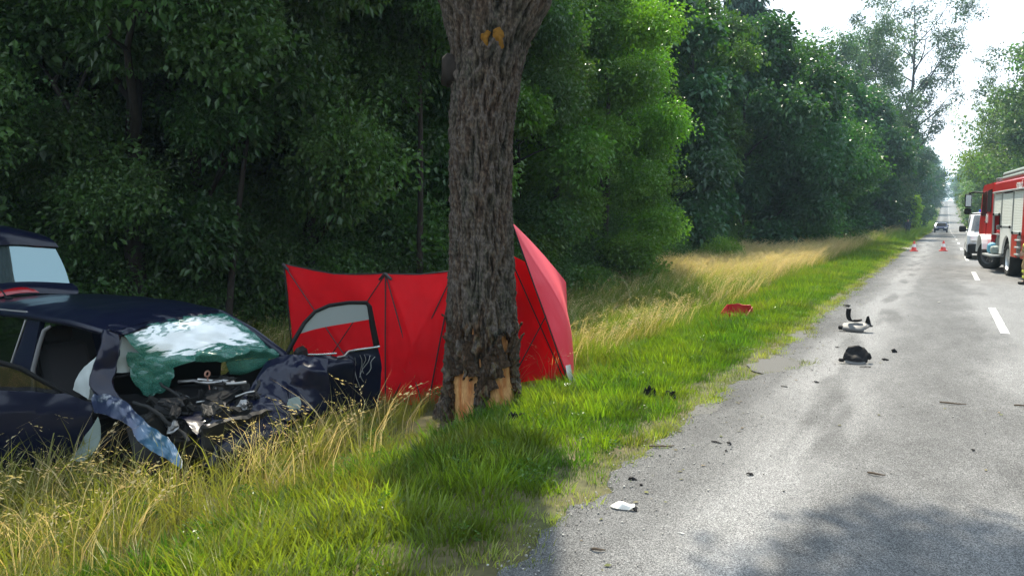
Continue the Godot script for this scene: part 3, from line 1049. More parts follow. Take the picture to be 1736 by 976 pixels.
func make_main_tree() -> void:
	rng.seed = 400
	var root := thing("roadside_tree", "big old roadside tree with furrowed bark and torn bark at its foot", "tree", TREE_AT)
	var fn := FastNoiseLite.new()
	fn.seed = 8
	fn.frequency = 1.0
	fn.fractal_octaves = 2
	var ridge := FastNoiseLite.new()
	ridge.seed = 21
	ridge.frequency = 1.0
	ridge.fractal_type = FastNoiseLite.FRACTAL_RIDGED
	ridge.fractal_octaves = 3
	var nu := 210
	var nv := 500
	var top := 5.0
	var b := Buf.new()
	var core := Buf.new()
	# towards the camera from the tree
	var face_a := atan2(7.16, 4.42)
	var keep := PackedByteArray()
	for j in nv + 1:
		var y := -0.25 + (top + 0.25) * j / nv
		var base := trunk_r(y)
		# the axis bends a little to the right as it rises
		var ax := 0.07 * smoothstep(3.0, 3.9, y) + 0.1 * smoothstep(3.7, 4.6, y)
		for i in nu + 1:
			var th := TAU * (i % nu) / nu
			var d := Vector3(cos(th), 0, sin(th))
			var rel := wrapf(th - face_a, -PI, PI)
			var lob := 0.03 * fn.get_noise_3d(d.x * 1.4, y * 0.5, d.z * 1.4)
			# root flare in buttresses
			lob += 0.07 * (1.0 - smoothstep(-0.2, 0.5, y)) * sin(th * 5.0 + 0.7)
			var wv := 0.35 * fn.get_noise_3d(d.x * 2.0, y * 2.2, d.z * 2.0)
			var rg := ridge.get_noise_3d(d.x * 4.3 + wv, y * 2.5, d.z * 4.3 - wv)
			var rg2 := fn.get_noise_3d(d.x * 14.0, y * 4.5, d.z * 14.0)
			var bark := 0.042 * rg + 0.012 * rg2
			# knobbly bruised bark where it was hit
			var hit := (1.0 - smoothstep(0.85, 1.3, y)) * smoothstep(1.7, 0.9, absf(rel))
			bark += hit * (0.1 * fn.get_noise_3d(d.x * 4.0 + 7.0, y * 3.4, d.z * 4.0) + 0.035 * fn.get_noise_3d(d.x * 11.0, y * 9.0, d.z * 11.0))
			# fork: two limbs press out of the trunk's top
			var fork := smoothstep(3.7, 5.0, y)
			lob += fork * (0.22 * absf(sin(rel)) - 0.1 * (1.0 - absf(sin(rel))))
			# torn: two patches at the foot are stripped to the wood, their outline ragged
			var rag := 0.12 * fn.get_noise_2d(th * 9.0, y * 4.0) + 0.05 * fn.get_noise_2d(th * 30.0, y * 8.0)
			# rel grows to the camera's left
			var p1 := absf(rel - 0.56 + 0.1 * (y - 0.2)) < 0.36 + rag * 0.8 and y < 0.5 + rag * 1.6 and y > -0.3
			var p2 := absf(rel + 0.62 + 0.2 * (y - 0.3)) < 0.46 - 0.36 * maxf(0.0, y - 0.15) + rag * 0.7 and y < 0.92 + rag and y > -0.3
			keep.append(0 if p1 or p2 else 1)
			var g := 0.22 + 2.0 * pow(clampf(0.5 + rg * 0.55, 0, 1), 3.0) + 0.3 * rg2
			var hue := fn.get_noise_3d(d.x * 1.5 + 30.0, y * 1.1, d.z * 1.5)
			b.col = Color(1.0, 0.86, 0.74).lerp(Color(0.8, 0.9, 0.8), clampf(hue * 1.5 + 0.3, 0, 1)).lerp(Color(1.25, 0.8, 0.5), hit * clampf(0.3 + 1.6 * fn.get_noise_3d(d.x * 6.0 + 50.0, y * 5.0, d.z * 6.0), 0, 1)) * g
			b.p(d * (base + lob + bark) + Vector3(ax * 0.87, y, -ax * 0.5), Vector2(th, y))
			if j <= 160 and j % 2 == 0 and i % 2 == 0:
				var wr := 0.02 * fn.get_noise_3d(d.x * 9.0, y * 1.2, d.z * 9.0)
				var wet := fn.get_noise_3d(d.x * 3.0, y * 2.0, d.z * 3.0)
				core.col = Color(1, 0.86, 0.66).lerp(Color(0.75, 0.42, 0.2), smoothstep(-0.1, 0.5, wet))
				core.p(d * (base + lob - 0.05 + wr) + Vector3(0, y, 0))
	var qk := PackedByteArray()
	qk.resize(nu * nv)
	for j in nv:
		for i in nu:
			var k := j * (nu + 1) + i
			if keep[k] and keep[k + 1] and keep[k + nu + 1] and keep[k + nu + 2]:
				b.q(k, k + nu + 1, k + nu + 2, k + 1)
				qk[j * nu + i] = 1
	# the torn edge shows how thick the bark is
	for j in range(1, nv / 3):
		for i in nu:
			if not qk[j * nu + i]:
				continue
			var k := j * (nu + 1) + i
			for e in [[(j - 1) * nu + i, k, k + 1], [(j + 1) * nu + i, k + nu + 1, k + nu + 2], [j * nu + (i + nu - 1) % nu, k, k + nu + 1], [j * nu + (i + 1) % nu, k + 1, k + nu + 2]]:
				if not qk[e[0]]:
					var p0 := b.v[e[1]]
					var p1 := b.v[e[2]]
					b.col = Color(0.75, 0.55, 0.38)
					b.face(p0, p1, p1 - V(p1.x, 0, p1.z).normalized() * 0.06, p0 - V(p0.x, 0, p0.z).normalized() * 0.06)
	var cw := nu / 2 + 1
	for j in core.v.size() / cw - 1:
		for i in cw - 1:
			var k := j * cw + i
			core.q(k, k + cw, k + cw + 1, k + 1)
	put("trunk", b.mesh(true), M.bark, root)
	tag(put("exposed_wood", core.mesh(true), M.raw_wood, root), "pale orange wood where the bark is stripped")
	var tocam := Vector3(4.42, 0, 7.16).normalized()
	var right := Vector3(0.871, 0, -0.491)
	# the limbs above the fork, out of the picture for the most part
	var limbs := [[right * 0.3 + Vector3(0, 4.6, 0), right * 0.6 + Vector3(0, 8.2, 0) + tocam * 0.5, 0.3], [right * -0.1 + Vector3(0, 4.6, 0), right * 0.0 + Vector3(0, 7.8, 0) + tocam * 0.5, 0.27], [Vector3(0, 4.5, 0) - tocam * 0.15, right * 0.5 + Vector3(0, 8.0, 0) + tocam * 1.0, 0.26]]
	for l in limbs:
		var w := Buf.new()
		w.tube(wobble_path(l[0], l[1], 10, 0.25), taper(l[2], l[2] * 0.5, 10), 16)
		put("limb", w.mesh(), M.tree_bark, root)
	# sawn-off stub and scars
	var st := Buf.new()
	var sp := V(0, 3.72, 0) - right * 0.2
	st.tube([sp, sp - right * 0.12 + V(0, 0.02, 0), sp - right * 0.19 + V(0, 0.04, 0), sp - right * 0.21 + V(0, 0.04, 0)], [0.15, 0.18, 0.17, 0.12], 14)
	put("branch_stub", st.mesh(), M.tree_bark, root, Transform3D(Basis().scaled(V(1, 1.0, 1)), V(0, 0, 0)))
	for q in [[0.04, 4.0, 0.055, 0.08], [0.2, 4.02, 0.06, 0.09]]:
		var lc := Buf.new()
		var c0: Vector3 = right * (q[0] as float) + V(0, q[1], 0)
		for j in 7:
			for i in 13:
				var an := TAU * i / 12
				var rad: float = j / 6.0 * (1.0 + 1.1 * nz.get_noise_2d(cos(an) * 50.0 + q[0] * 900.0, sin(an) * 50.0))
				var off: Vector3 = right * cos(an) * rad * (q[2] as float) + V(0, sin(an) * rad * q[3], 0)
				var xx: float = (c0 + off).dot(right)
				var out := sqrt(maxf(0.02, 0.36 * 0.36 - pow(xx - 0.13, 2.0))) + 0.035 - 0.03 * pow(j / 6.0, 3.0)
				lc.p(c0 + off + tocam * out)
		for j in 6:
			for i in 12:
				lc.q(j * 13 + i, j * 13 + i + 1, j * 13 + i + 14, j * 13 + i + 13)
		tag(put("lichen_patch", lc.mesh(), M.lichen, root), "orange-brown lichen patch")
	# curled strips of bark standing off the wound
	var strips := [[-0.33, 1.04, -0.1, 0.2, 0.04], [-0.27, 0.95, 0.35, 0.2, 0.06], [-0.3, 0.8, -0.25, 0.22, 0.06], [-0.2, 0.74, 0.3, 0.2, 0.07], [0.27, 0.9, 0.5, 0.3, 0.05], [0.31, 0.8, 0.4, 0.26, 0.05], [0.24, 0.76, -0.5, 0.32, 0.08], [0.18, 0.64, -0.45, 0.3, 0.07], [0.05, 0.72, 0.25, 0.16, 0.06], [-0.08, 0.62, -0.25, 0.22, 0.08], [-0.28, 0.6, -0.2, 0.2, 0.07], [0.1, 0.5, -0.35, 0.26, 0.09], [-0.02, 0.42, 0.2, 0.22, 0.08], [-0.14, 0.78, 0.1, 0.2, 0.07]]
	for q in strips:
		var bs := Buf.new()
		var xx: float = q[0]
		var zf := sqrt(maxf(0.01, 0.41 * 0.41 - xx * xx))
		var s0: Vector3 = right * xx + V(0, q[1], 0) + tocam * (zf - 0.01)
		var outw: Vector3 = (right * xx + tocam * zf).normalized()
		var rows := []
		for j in 6:
			var s := j / 5.0
			var w: float = q[4] * (1.0 - 0.65 * s)
			var c: Vector3 = s0 + V(0, (-0.5 + s) * q[3] * 1.1, 0) + right * q[2] * s * 0.2 + outw * (0.015 + 0.06 * s * s)
			var sd := outw.cross(Vector3.UP)
			rows.append([c - sd * w, c + outw * 0.02, c + sd * w * 0.8])
		bs.sheet(rows, 6, 12, func(a: Vector3, _u, _v): return a + V(fn.get_noise_3dv(a * 13.0), fn.get_noise_3dv(a * 13.0 + V(9, 0, 0)), fn.get_noise_3dv(a * 13.0 + V(0, 9, 0))) * 0.022)
		bs.thicken(0.012)
		bs.c.fill(Color(0.62, 0.5, 0.4))
		tag(put("torn_bark", bs.mesh(true), M.bark, root), "curled torn strip of bark")
	# the crown is above the picture; it throws the shadow on the road
	var xfs := []
	var cols := []
	var fwd := -tocam
	for q in [[2.6, 8.2, -0.4, 1.3], [4.6, 8.6, -1.4, 1.6], [1.9, 8.6, -1.6, 1.2], [3.5, 8.3, -1.0, 1.5], [4.6, 9.6, -3.6, 1.8], [6.2, 9.6, -3.2, 1.8], [2.2, 10.0, -3.0, 2.0], [0.0, 11.0, -3.0, 2.2], [-2.5, 10.6, -3.4, 2.0], [-3.5, 12.0, -2.4, 2.0], [1.5, 12.5, -1.5, 2.2], [3.5, 11.5, -1.0, 2.0], [3.0, 7.6, -1.4, 1.0], [4.6, 7.8, -0.4, 0.9]]:
		for k in int(90 * q[3]):
			var v: Vector3 = dirv() * pow(rng.randf(), 0.4) * (q[3] as float)
			var sc := rr(0.9, 1.3)
			xfs.append(Transform3D(Basis(Vector3.UP, rr(0, TAU)).scaled(Vector3(sc, sc, sc)), right * (q[0] as float) + V(0, q[1], 0) + fwd * (q[2] as float) + v))
			var g := rr(0.7, 1.3)
			cols.append(Color(0.05 * g, 0.09 * g, 0.02 * g))
	multi("crown", clumps.near[0], M.leaf, xfs, cols, root)


# a tuft of curved blades; seed heads make it hay
func tuft(count: int, h0: float, h1: float, width: float, spread: float, lean: float, sd: int, seeds := false) -> ArrayMesh:
	rng.seed = sd
	var b := Buf.new()
	for k in count:
		var an := rr(0, TAU)
		var d := Vector3(cos(an), 0, sin(an))
		var base := d * spread * sqrt(rng.randf())
		base.y = -0.03
		var h := rr(h0, h1)
		var bend := (d * rr(0.1, 0.55) + Vector3(lean, 0, lean * 0.5) * rr(0.5, 1.5)) * h
		var fa := rr(0, TAU)
		var side := Vector3(cos(fa), 0, sin(fa)) * width * rr(0.7, 1.3) * 0.5
		var g := rr(0.7, 1.3)
		b.col = Color(g * rr(0.9, 1.15), g, g * rr(0.8, 1.1))
		var n := 3
		var last := -1
		var tip := Vector3.ZERO
		for j in n + 1:
			var s := float(j) / n
			var at := base + Vector3(0, h * (s - 0.22 * s * s), 0) + bend * s * s
			if j < n:
				var w := side * (1.0 - 0.5 * s)
				var i := b.p(at - w)
				b.p(at + w)
				if last >= 0:
					b.q(last, last + 1, i + 1, i)
				last = i
			else:
				var i := b.p(at)
				b.tri(last, last + 1, i)
				tip = at
		if seeds and k % 2 == 0:
			# a loose panicle: a few short slanting flakes round the tip
			var dd := (bend * 2.0 + Vector3(0, h * 0.4, 0)).normalized()
			for j in 7:
				var s := j / 6.0
				var c := tip - dd * h * 0.22 * (1.0 - s)
				var o := dirv() * 0.012 * (1.2 - s)
				var i := b.p(c + o)
				b.p(c + o + dd * 0.035 + dirv() * 0.006)
				b.p(c + o * 2.0 + dd * 0.018 + dirv() * 0.006)
				b.tri(i, i + 1, i + 2)
	return b.mesh(true, true)


func in_car(x: float, a: float) -> bool:
	var p := Vector2(x - CAR_AT.x, -a - CAR_AT.z)
	return p.x > -3.1 and p.x < 1.15 and absf(p.y) < 0.95


func near_tree(x: float, a: float) -> bool:
	return Vector2(x - TREE_AT.x, a + TREE_AT.z).length() < 0.48


func make_grass() -> void:
	var short_m := [tuft(20, 0.05, 0.15, 0.008, 0.09, 0.05, 501), tuft(20, 0.07, 0.19, 0.008, 0.1, 0.1, 502)]
	var mid_m := [tuft(18, 0.2, 0.44, 0.01, 0.1, 0.2, 503), tuft(18, 0.22, 0.5, 0.009, 0.11, 0.3, 504)]
	var tall_m := [tuft(13, 0.4, 0.75, 0.01, 0.1, 0.26, 505), tuft(13, 0.45, 0.85, 0.009, 0.12, 0.36, 506)]
	var hay_m := [tuft(9, 0.55, 0.95, 0.006, 0.13, 0.25, 507, true), tuft(8, 0.5, 0.85, 0.006, 0.12, 0.4, 508, true)]
	rng.seed = 520
	var lists := {}
	var put_in := func(key: String, x: float, a: float, sc: float, col: Color) -> void:
		if not lists.has(key):
			lists[key] = [[], []]
		var basis := Basis(Vector3.UP, rr(-0.7, 0.7) + (PI if rng.randf() < 0.12 else 0.0)).scaled(Vector3(sc, sc * rr(0.85, 1.15), sc))
		lists[key][0].append(Transform3D(basis, Vector3(x, ground(x, a), -a)))
		lists[key][1].append(col)
	var fresh := Color(0.2, 0.285, 0.03)
	var lush := Color(0.09, 0.19, 0.024)
	var yellow := Color(0.33, 0.31, 0.075)
	var straw := Color(0.62, 0.52, 0.31)
	var brown := Color(0.27, 0.17, 0.07)
	# cells get bigger with distance, so that far grass costs no more than near grass
	var bands := [[-2.0, 16.0, 1.0], [16.0, 32.0, 0.5], [32.0, 62.0, 0.24], [62.0, 150.0, 0.07]]
	for bd in bands:
		var dens: float = bd[2]
		var big := 1.0 / sqrt(sqrt(dens)) if dens < 1.0 else 1.0
		# close-cropped strip by the asphalt
		var n := int((bd[1] - bd[0]) * 2.2 * 230.0 * dens)
		for k in n:
			var a := rr(bd[0], bd[1])
			var t := -0.14 + 2.3 * pow(rng.randf(), 0.8)
			var x := minf(ROAD_L, edge_l(a)) - t if t > 0.0 else edge_l(a) - t * rng.randf() * 0.9
			if near_tree(x, a):
				continue
			var patch := nz.get_noise_2d(x * 16.0, a * 16.0)
			if t < 0.3 and patch < 0.1 and rng.randf() < 0.55:
				continue
			var dry := clampf(nz.get_noise_2d(x * 7.0 + 300.0, a * 7.0) * 1.6, 0, 1)
			var c := fresh.lerp(lush, clampf(0.5 - patch * 1.8, 0, 1)).lerp(yellow, dry * 0.7)
			if t < 0.22:
				c = c.lerp(straw, 0.5 * rng.randf())
			put_in.call("short%d" % (k % 2), x, a, big * rr(0.75, 1.35) * lerpf(0.6, 1.2, clampf(t, 0, 1)) * (1.0 + 1.1 * nz.get_noise_2d(x * 60.0, a * 60.0)), c * rr(0.85, 1.15) * (1.0 + 0.9 * nz.get_noise_2d(x * 45.0 + 900.0, a * 45.0)))
		# rank grass on the bank and in the ditch
		n = int((bd[1] - bd[0]) * 8.0 * 72.0 * dens)
		for k in n:
			var a := rr(bd[0], bd[1])
			var t := 1.2 + 8.2 * rng.randf()
			var x := ROAD_L - t
			if in_car(x, a) or near_tree(x, a):
				continue
			var patch := nz.get_noise_2d(x * 13.0 + 80.0, a * 13.0)
			var dry := clampf(nz.get_noise_2d(x * 6.0 + 300.0, a * 6.0) * 2.0 + 0.15, 0, 1)
			var hayzone := smoothstep(19.0, 26.0, a) * (1.0 - smoothstep(40.0, 56.0, a)) * smoothstep(2.0, 3.4, t)
			dry = maxf(dry, 0.75 * (1.0 - smoothstep(5.5, 8.0, a)) * clampf(0.65 + patch, 0, 1))
			var c := fresh.lerp(lush, clampf(0.5 - patch * 1.6, 0, 1)).lerp(yellow, dry * 0.8).lerp(straw, hayzone * 0.85)
			if nz.get_noise_2d(x * 9.0 - 500.0, a * 9.0) > 0.28:
				c = c.lerp(brown, 0.5)
			var tallness := smoothstep(1.2, 3.6, t + patch)
			# trodden round the tree, the screen and the wreck's nose
			var trod := exp(-pow((a - 5.2) / 1.5, 2.0)) * exp(-pow((x + 3.6) / 0.9, 2.0))
			var key := "mid"
			if rng.randf() < tallness * 0.75 - trod or hayzone > 0.5:
				key = "tall"
			var sc := big * rr(0.75, 1.2) * lerpf(0.55, 1.0, tallness) * (1.0 - 0.35 * trod) * (0.55 if Vector2(x - TREE_AT.x - 0.45, a + TREE_AT.z + 0.7).length() < 1.0 else 1.0)
			if t > 1.6 and a < 9.0:
				c = c.lerp(Color(0.3, 0.25, 0.11), 0.35 + 0.5 * rng.randf())
			# trampled before the screen
			if a > 5.9 and a < 9.2 and x > -7.6 and x < -3.2 and a < 8.3 + 0.5 * (x + 5.5):
				sc *= 0.55
			put_in.call("%s%d" % [key, k % 2], x, a, sc, c * rr(0.85, 1.15))
		# bleached seed stems
		n = int((bd[1] - bd[0]) * 8.0 * 12.0 * dens)
		for k in n:
			var a := rr(bd[0], bd[1])
			var t := 2.1 + 7.0 * rng.randf()
			var x := ROAD_L - t
			if in_car(x, a) or near_tree(x, a) or a > 5.9 and a < 9.2 and x > -7.6 and x < -3.2 and rng.randf() < 0.85:
				continue
			var hayzone := smoothstep(19.0, 26.0, a) * (1.0 - smoothstep(40.0, 56.0, a)) * smoothstep(2.0, 3.4, t)
			if nz.get_noise_2d(x * 12.0 - 200.0, a * 12.0) < -0.12 and hayzone < 0.4:
				continue
			for j in 1 + int(6.0 * hayzone):
				put_in.call("hay%d" % (k % 2), x + rr(-0.2, 0.2), a + rr(-0.3, 0.3), big * rr(0.75, 1.1), (straw * rr(0.8, 1.25)).lerp(yellow, 0.3 * rng.randf()))
	# broad-leaved weeds low in the grass
	var wx := []
	var wc := []
	for k in 1500:
		var a := rr(1.0, 24.0)
		var t := 0.3 + 6.0 * rng.randf()
		var x := ROAD_L - t
		if in_car(x, a) or nz.get_noise_2d(x * 18.0 + 40.0, a * 18.0) < 0.05:
			continue
		var sc := rr(0.16, 0.34)
		wx.append(Transform3D(Basis(Vector3.UP, rr(0, TAU)).scaled(Vector3(sc, sc * 0.8, sc)), Vector3(x, ground(x, a) + 0.06 + 0.14 * smoothstep(1.5, 4.0, t), -a)))
		var g := rr(0.7, 1.3)
		wc.append(Color(0.11 * g, 0.21 * g, 0.035 * g))
	tag(multi("weeds", clumps.near[2], M.leaf, wx, wc), "broad-leaved weeds among the verge grass", "weeds", "", "stuff")
	# right verge far down the road
	for k in 2600:
		var a := rr(12.0, 200.0)
		var x := ROAD_R + 0.1 + 4.5 * rng.randf()
		put_in.call("mid%d" % (k % 2), x, a, rr(1.0, 1.9), fresh.lerp(yellow, rng.randf()))
	for k in 2600:
		var a := rr(60.0, 300.0)
		put_in.call("tall%d" % (k % 2), ROAD_L - 0.3 - 5.5 * rng.randf(), a, rr(1.2, 2.2), lush.lerp(fresh, rng.randf()))
	var say := {"short": ["short_grass", "short bright green grass along the road edge"], "mid": ["verge_grass", "ankle-high mixed green grass on the verge"], "tall": ["tall_grass", "tall rank grass in the ditch and at the forest edge"], "hay": ["seeding_grass", "bleached seeding grass stems standing above the green"]}
	var meshes := {"short0": short_m[0], "short1": short_m[1], "mid0": mid_m[0], "mid1": mid_m[1], "tall0": tall_m[0], "tall1": tall_m[1], "hay0": hay_m[0], "hay1": hay_m[1]}
	for key: String in lists:
		var kind := key.left(-1)
		tag(multi(say[kind][0], meshes[key], M.straw if kind == "hay" else M.grass, lists[key][0], lists[key][1]), say[kind][1], "grass", "", "stuff")


func crumple(amp: float, freq: float, off := 0.0) -> Callable:
	return func(a: Vector3, _u: float, _v: float) -> Vector3:
		var p := a * freq + V(off, off * 0.7, -off)
		var crease := absf(nz.get_noise_3dv(p * 11.0 + V(5, 150, 3))) * 2.2 - 0.4
		return a + V(0.5, 0.6, 0.5) * crease * amp + V(nz.get_noise_3dv(p * 20.0), nz.get_noise_3dv(p * 20.0 + V(77, 0, 0)), nz.get_noise_3dv(p * 20.0 + V(0, 77, 0))) * amp


func panel(called: String, rows: Array, nu: int, nv: int, m: Material, parent: Node3D, amp := 0.0, freq := 2.0, thick := 0.006, off := 0.0) -> MeshInstance3D:
	var b := Buf.new()
	b.sheet(rows, nu, nv, crumple(amp, freq, off) if amp > 0 else null)
	b.thicken(thick)
	return put(called, b.mesh(), m, parent)


func rod(called: String, path: Array, r, m: Material, parent: Node3D, sides := 8) -> MeshInstance3D:
	var b := Buf.new()
	b.tube(path, r, sides)
	return put(called, b.mesh(), m, parent)


func block(called: String, size: Vector3, at: Vector3, m: Material, parent: Node3D, rot := Vector3.ZERO, bevel := 0.015) -> MeshInstance3D:
	var b := Buf.new()
	b.box(size, Transform3D(), bevel)
	return put(called, b.mesh(), m, parent, Transform3D(Basis.from_euler(rot), at))


# a battered lump of machinery: a rounded block beaten out of shape
func lump(called: String, size: Vector3, at: Vector3, m: Material, parent: Node3D, rot := Vector3.ZERO, rough := 0.25) -> MeshInstance3D:
	var b := Buf.new()
	for j in 11:
		for i in 17:
			var th := PI * j / 10.0
			var ph := TAU * (i % 16) / 16.0
			var n := V(sin(th) * cos(ph), -cos(th), sin(th) * sin(ph))
			var s := V(signf(n.x) * pow(absf(n.x), 0.45), signf(n.y) * pow(absf(n.y), 0.45), signf(n.z) * pow(absf(n.z), 0.45)) * 0.5
			var w := nz.get_noise_3dv(s * 55.0 + at * 300.0) * rough + nz.get_noise_3dv(s * 130.0 + at * 500.0) * rough * 0.7
			b.p(s * size * (1.0 + w * 1.6))
	for j in 10:
		for i in 16:
			b.q(j * 17 + i, j * 17 + i + 17, j * 17 + i + 18, j * 17 + i + 1)
	return put(called, b.mesh(false, true), m, parent, Transform3D(Basis.from_euler(rot), at))


# wheel about the x axis (axle), with sub-parts
func wheel(parent: Node3D, xf: Transform3D, r: float, w: float, rim_mat: Material, spokes := 5) -> Node3D:
	var o := Node3D.new()
	o.name = "wheel"
	var k := 1
	while parent.has_node(NodePath(o.name)):
		o.name = "wheel_%03d" % k
		k += 1
	o.transform = xf
	parent.add_child(o, true)
	var turn := Transform3D(Basis(Vector3.BACK, PI / 2), Vector3.ZERO)
	var b := Buf.new()
	var ri := r * 0.64
	b.lathe([Vector2(ri, -w * 0.42), Vector2(r * 0.9, -w * 0.5), Vector2(r * 0.98, -w * 0.42), Vector2(r, -w * 0.2), Vector2(r, w * 0.2), Vector2(r * 0.98, w * 0.42), Vector2(r * 0.9, w * 0.5), Vector2(ri, w * 0.42), Vector2(ri, -w * 0.42)], 28, turn)
	put("tyre", b.mesh(), M.rubber, o)
	b = Buf.new()
	b.lathe([Vector2(ri, -w * 0.42), Vector2(ri * 0.94, -w * 0.25), Vector2(ri * 0.92, w * 0.25), Vector2(ri, w * 0.42)], 28, turn)
	b.lathe([Vector2(0.0, w * 0.3), Vector2(ri * 0.26, w * 0.3), Vector2(ri * 0.3, w * 0.2), Vector2(0.0, w * 0.15)], 16, turn)
	b.lathe([Vector2(0.0, -w * 0.3), Vector2(ri * 0.26, -w * 0.3), Vector2(ri * 0.3, -w * 0.2), Vector2(0.0, -w * 0.15)], 16, turn)
	for s in spokes:
		var an := TAU * s / spokes
		var d := Vector3(0, cos(an), sin(an))
		b.tube([d * ri * 0.2, d * ri * 0.96], [ri * 0.14, ri * 0.1], 6)
	put("rim", b.mesh(), rim_mat, o)
	return o


# The wreck lies nose towards the road: its own x is the driving direction, z is its right side, which faces the camera.
func make_car() -> void:
	rng.seed = 600
	var car := thing("crashed_car", "wrecked dark navy car with shattered windscreen, open doors and raised tailgate in the grass", "car", CAR_AT)
	var navy: Material = M.navy
	# roof
	panel("roof", [
		[V(-2.75, 1.38, 0.6), V(-2.0, 1.43, 0.62), V(-1.2, 1.43, 0.62), V(-0.5, 1.41, 0.61), V(-0.07, 1.345, 0.58)],
		[V(-2.78, 1.44, 0.42), V(-2.0, 1.5, 0.42), V(-1.2, 1.5, 0.42), V(-0.5, 1.465, 0.4), V(-0.04, 1.385, 0.38)],
		[V(-2.8, 1.47, 0.0), V(-2.0, 1.52, 0.0), V(-1.2, 1.53, 0.0), V(-0.5, 1.5, 0.0), V(-0.03, 1.42, 0.0)],
		[V(-2.78, 1.45, -0.42), V(-2.0, 1.5, -0.42), V(-1.2, 1.51, -0.42), V(-0.5, 1.49, -0.42), V(-0.06, 1.425, -0.38)],
		[V(-2.75, 1.39, -0.6), V(-2.0, 1.43, -0.62), V(-1.2, 1.45, -0.62), V(-0.5, 1.44, -0.61), V(-0.1, 1.41, -0.58)]],
		44, 24, navy, car, 0.01, 3.0, 0.01)
	# crushed front edge of the roof with flaking paint
	panel("roof_edge", [
		[V(-0.2, 1.4, 0.57), V(-0.17, 1.44, 0.2), V(-0.19, 1.455, -0.2), V(-0.23, 1.44, -0.56)],
		[V(-0.08, 1.365, 0.57), V(-0.05, 1.425, 0.2), V(-0.06, 1.44, -0.2), V(-0.12, 1.43, -0.57)],
		[V(0.0, 1.33, 0.54), V(0.04, 1.39, 0.2), V(0.03, 1.405, -0.2), V(-0.03, 1.405, -0.58)]],
		50, 8, navy, car, 0.022, 6.0, 0.02, 3.0)
	rod("roof_rail", [V(-2.72, 1.36, 0.64), V(-2.0, 1.42, 0.655), V(-1.3, 1.425, 0.655), V(-0.6, 1.4, 0.645), V(-0.12, 1.34, 0.61)], 0.035, navy, car)
	rod("roof_rail", [V(-2.72, 1.36, -0.64), V(-2.0, 1.42, -0.655), V(-1.3, 1.43, -0.655), V(-0.6, 1.42, -0.645), V(-0.12, 1.39, -0.61)], 0.035, navy, car)
	rod("roof_trim", [V(-2.6, 1.41, 0.645), V(-2.0, 1.455, 0.66), V(-1.32, 1.46, 0.66)], 0.011, M.dull_steel, car)
	rod("aerial", [V(-2.35, 1.5, 0.3), V(-2.55, 1.66, 0.3), V(-2.75, 1.8, 0.3)], [0.012, 0.006, 0.004], M.black_plastic, car, 6)
	block("aerial_base", V(0.09, 0.03, 0.05), V(-2.33, 1.51, 0.3), M.black_plastic, car)
	# right side: pillars, sill, rear door, wing
	panel("centre_pillar", [[V(-1.34, 1.4, 0.645), V(-1.12, 1.4, 0.65)], [V(-1.4, 1.15, 0.7), V(-1.12, 1.15, 0.71)], [V(-1.44, 0.92, 0.76), V(-1.1, 0.92, 0.77)], [V(-1.42, 0.3, 0.78), V(-1.1, 0.3, 0.79)]], 4, 14, navy, car, 0.0, 1.0, 0.05)
	rod("door_seal", [V(-0.98, 1.345, 0.63), V(-1.045, 1.3, 0.66), V(-1.065, 1.15, 0.705), V(-1.09, 0.94, 0.755), V(-1.09, 0.55, 0.775)], [0.014, 0.02, 0.021, 0.022, 0.02], M.grey_plastic, car)
	rod("door_edge_trim", [V(-1.36, 1.38, 0.655), V(-1.42, 1.15, 0.71), V(-1.46, 0.96, 0.76)], 0.009, M.dull_steel, car)
	panel("rear_door", [[V(-2.3, 0.93, 0.74), V(-1.9, 0.95, 0.77), V(-1.45, 0.94, 0.77)], [V(-2.25, 0.7, 0.8), V(-1.9, 0.7, 0.81), V(-1.44, 0.7, 0.81)], [V(-2.0, 0.35, 0.77), V(-1.8, 0.33, 0.78), V(-1.42, 0.33, 0.78)]], 10, 10, navy, car, 0.0, 1.0, 0.05)
	panel("rear_window", [[V(-2.2, 1.36, 0.645), V(-1.4, 1.39, 0.65)], [V(-2.28, 0.95, 0.75), V(-1.46, 0.95, 0.755)]], 6, 6, M.dark_glass, car, 0.0, 1.0, 0.004)
	for s in [1.0, -1.0]:
		panel("rear_wing", [[V(-2.75, 1.38, 0.62 * s), V(-2.45, 1.4, 0.63 * s), V(-2.22, 1.38, 0.64 * s)], [V(-3.0, 0.98, 0.7 * s), V(-2.6, 0.96, 0.76 * s), V(-2.3, 0.95, 0.77 * s)], [V(-3.1, 0.7, 0.72 * s), V(-2.7, 0.74, 0.82 * s), V(-2.25, 0.72, 0.81 * s)], [V(-3.1, 0.35, 0.7 * s), V(-2.95, 0.4, 0.8 * s), V(-2.9, 0.45, 0.8 * s)]], 12, 16, navy, car, 0.0, 1.0, 0.03)
		panel("rear_lamp", [[V(-3.02, 0.98, 0.72 * s), V(-3.05, 0.95, 0.52 * s)], [V(-3.11, 0.72, 0.74 * s), V(-3.14, 0.72, 0.55 * s)]], 5, 6, M.lamp_red, car, 0.0, 1.0, 0.03)
		block("sill", V(1.9, 0.14, 0.1), V(-1.1, 0.26, 0.75 * s), navy, car)
	panel("rear_bumper", [[V(-3.12, 0.7, 0.7), V(-3.2, 0.7, 0.0), V(-3.12, 0.7, -0.7)], [V(-3.18, 0.5, 0.7), V(-3.27, 0.5, 0.0), V(-3.18, 0.5, -0.7)], [V(-3.05, 0.28, 0.68), V(-3.12, 0.28, 0.0), V(-3.05, 0.28, -0.68)]], 12, 8, navy, car, 0.0, 1.0, 0.04)
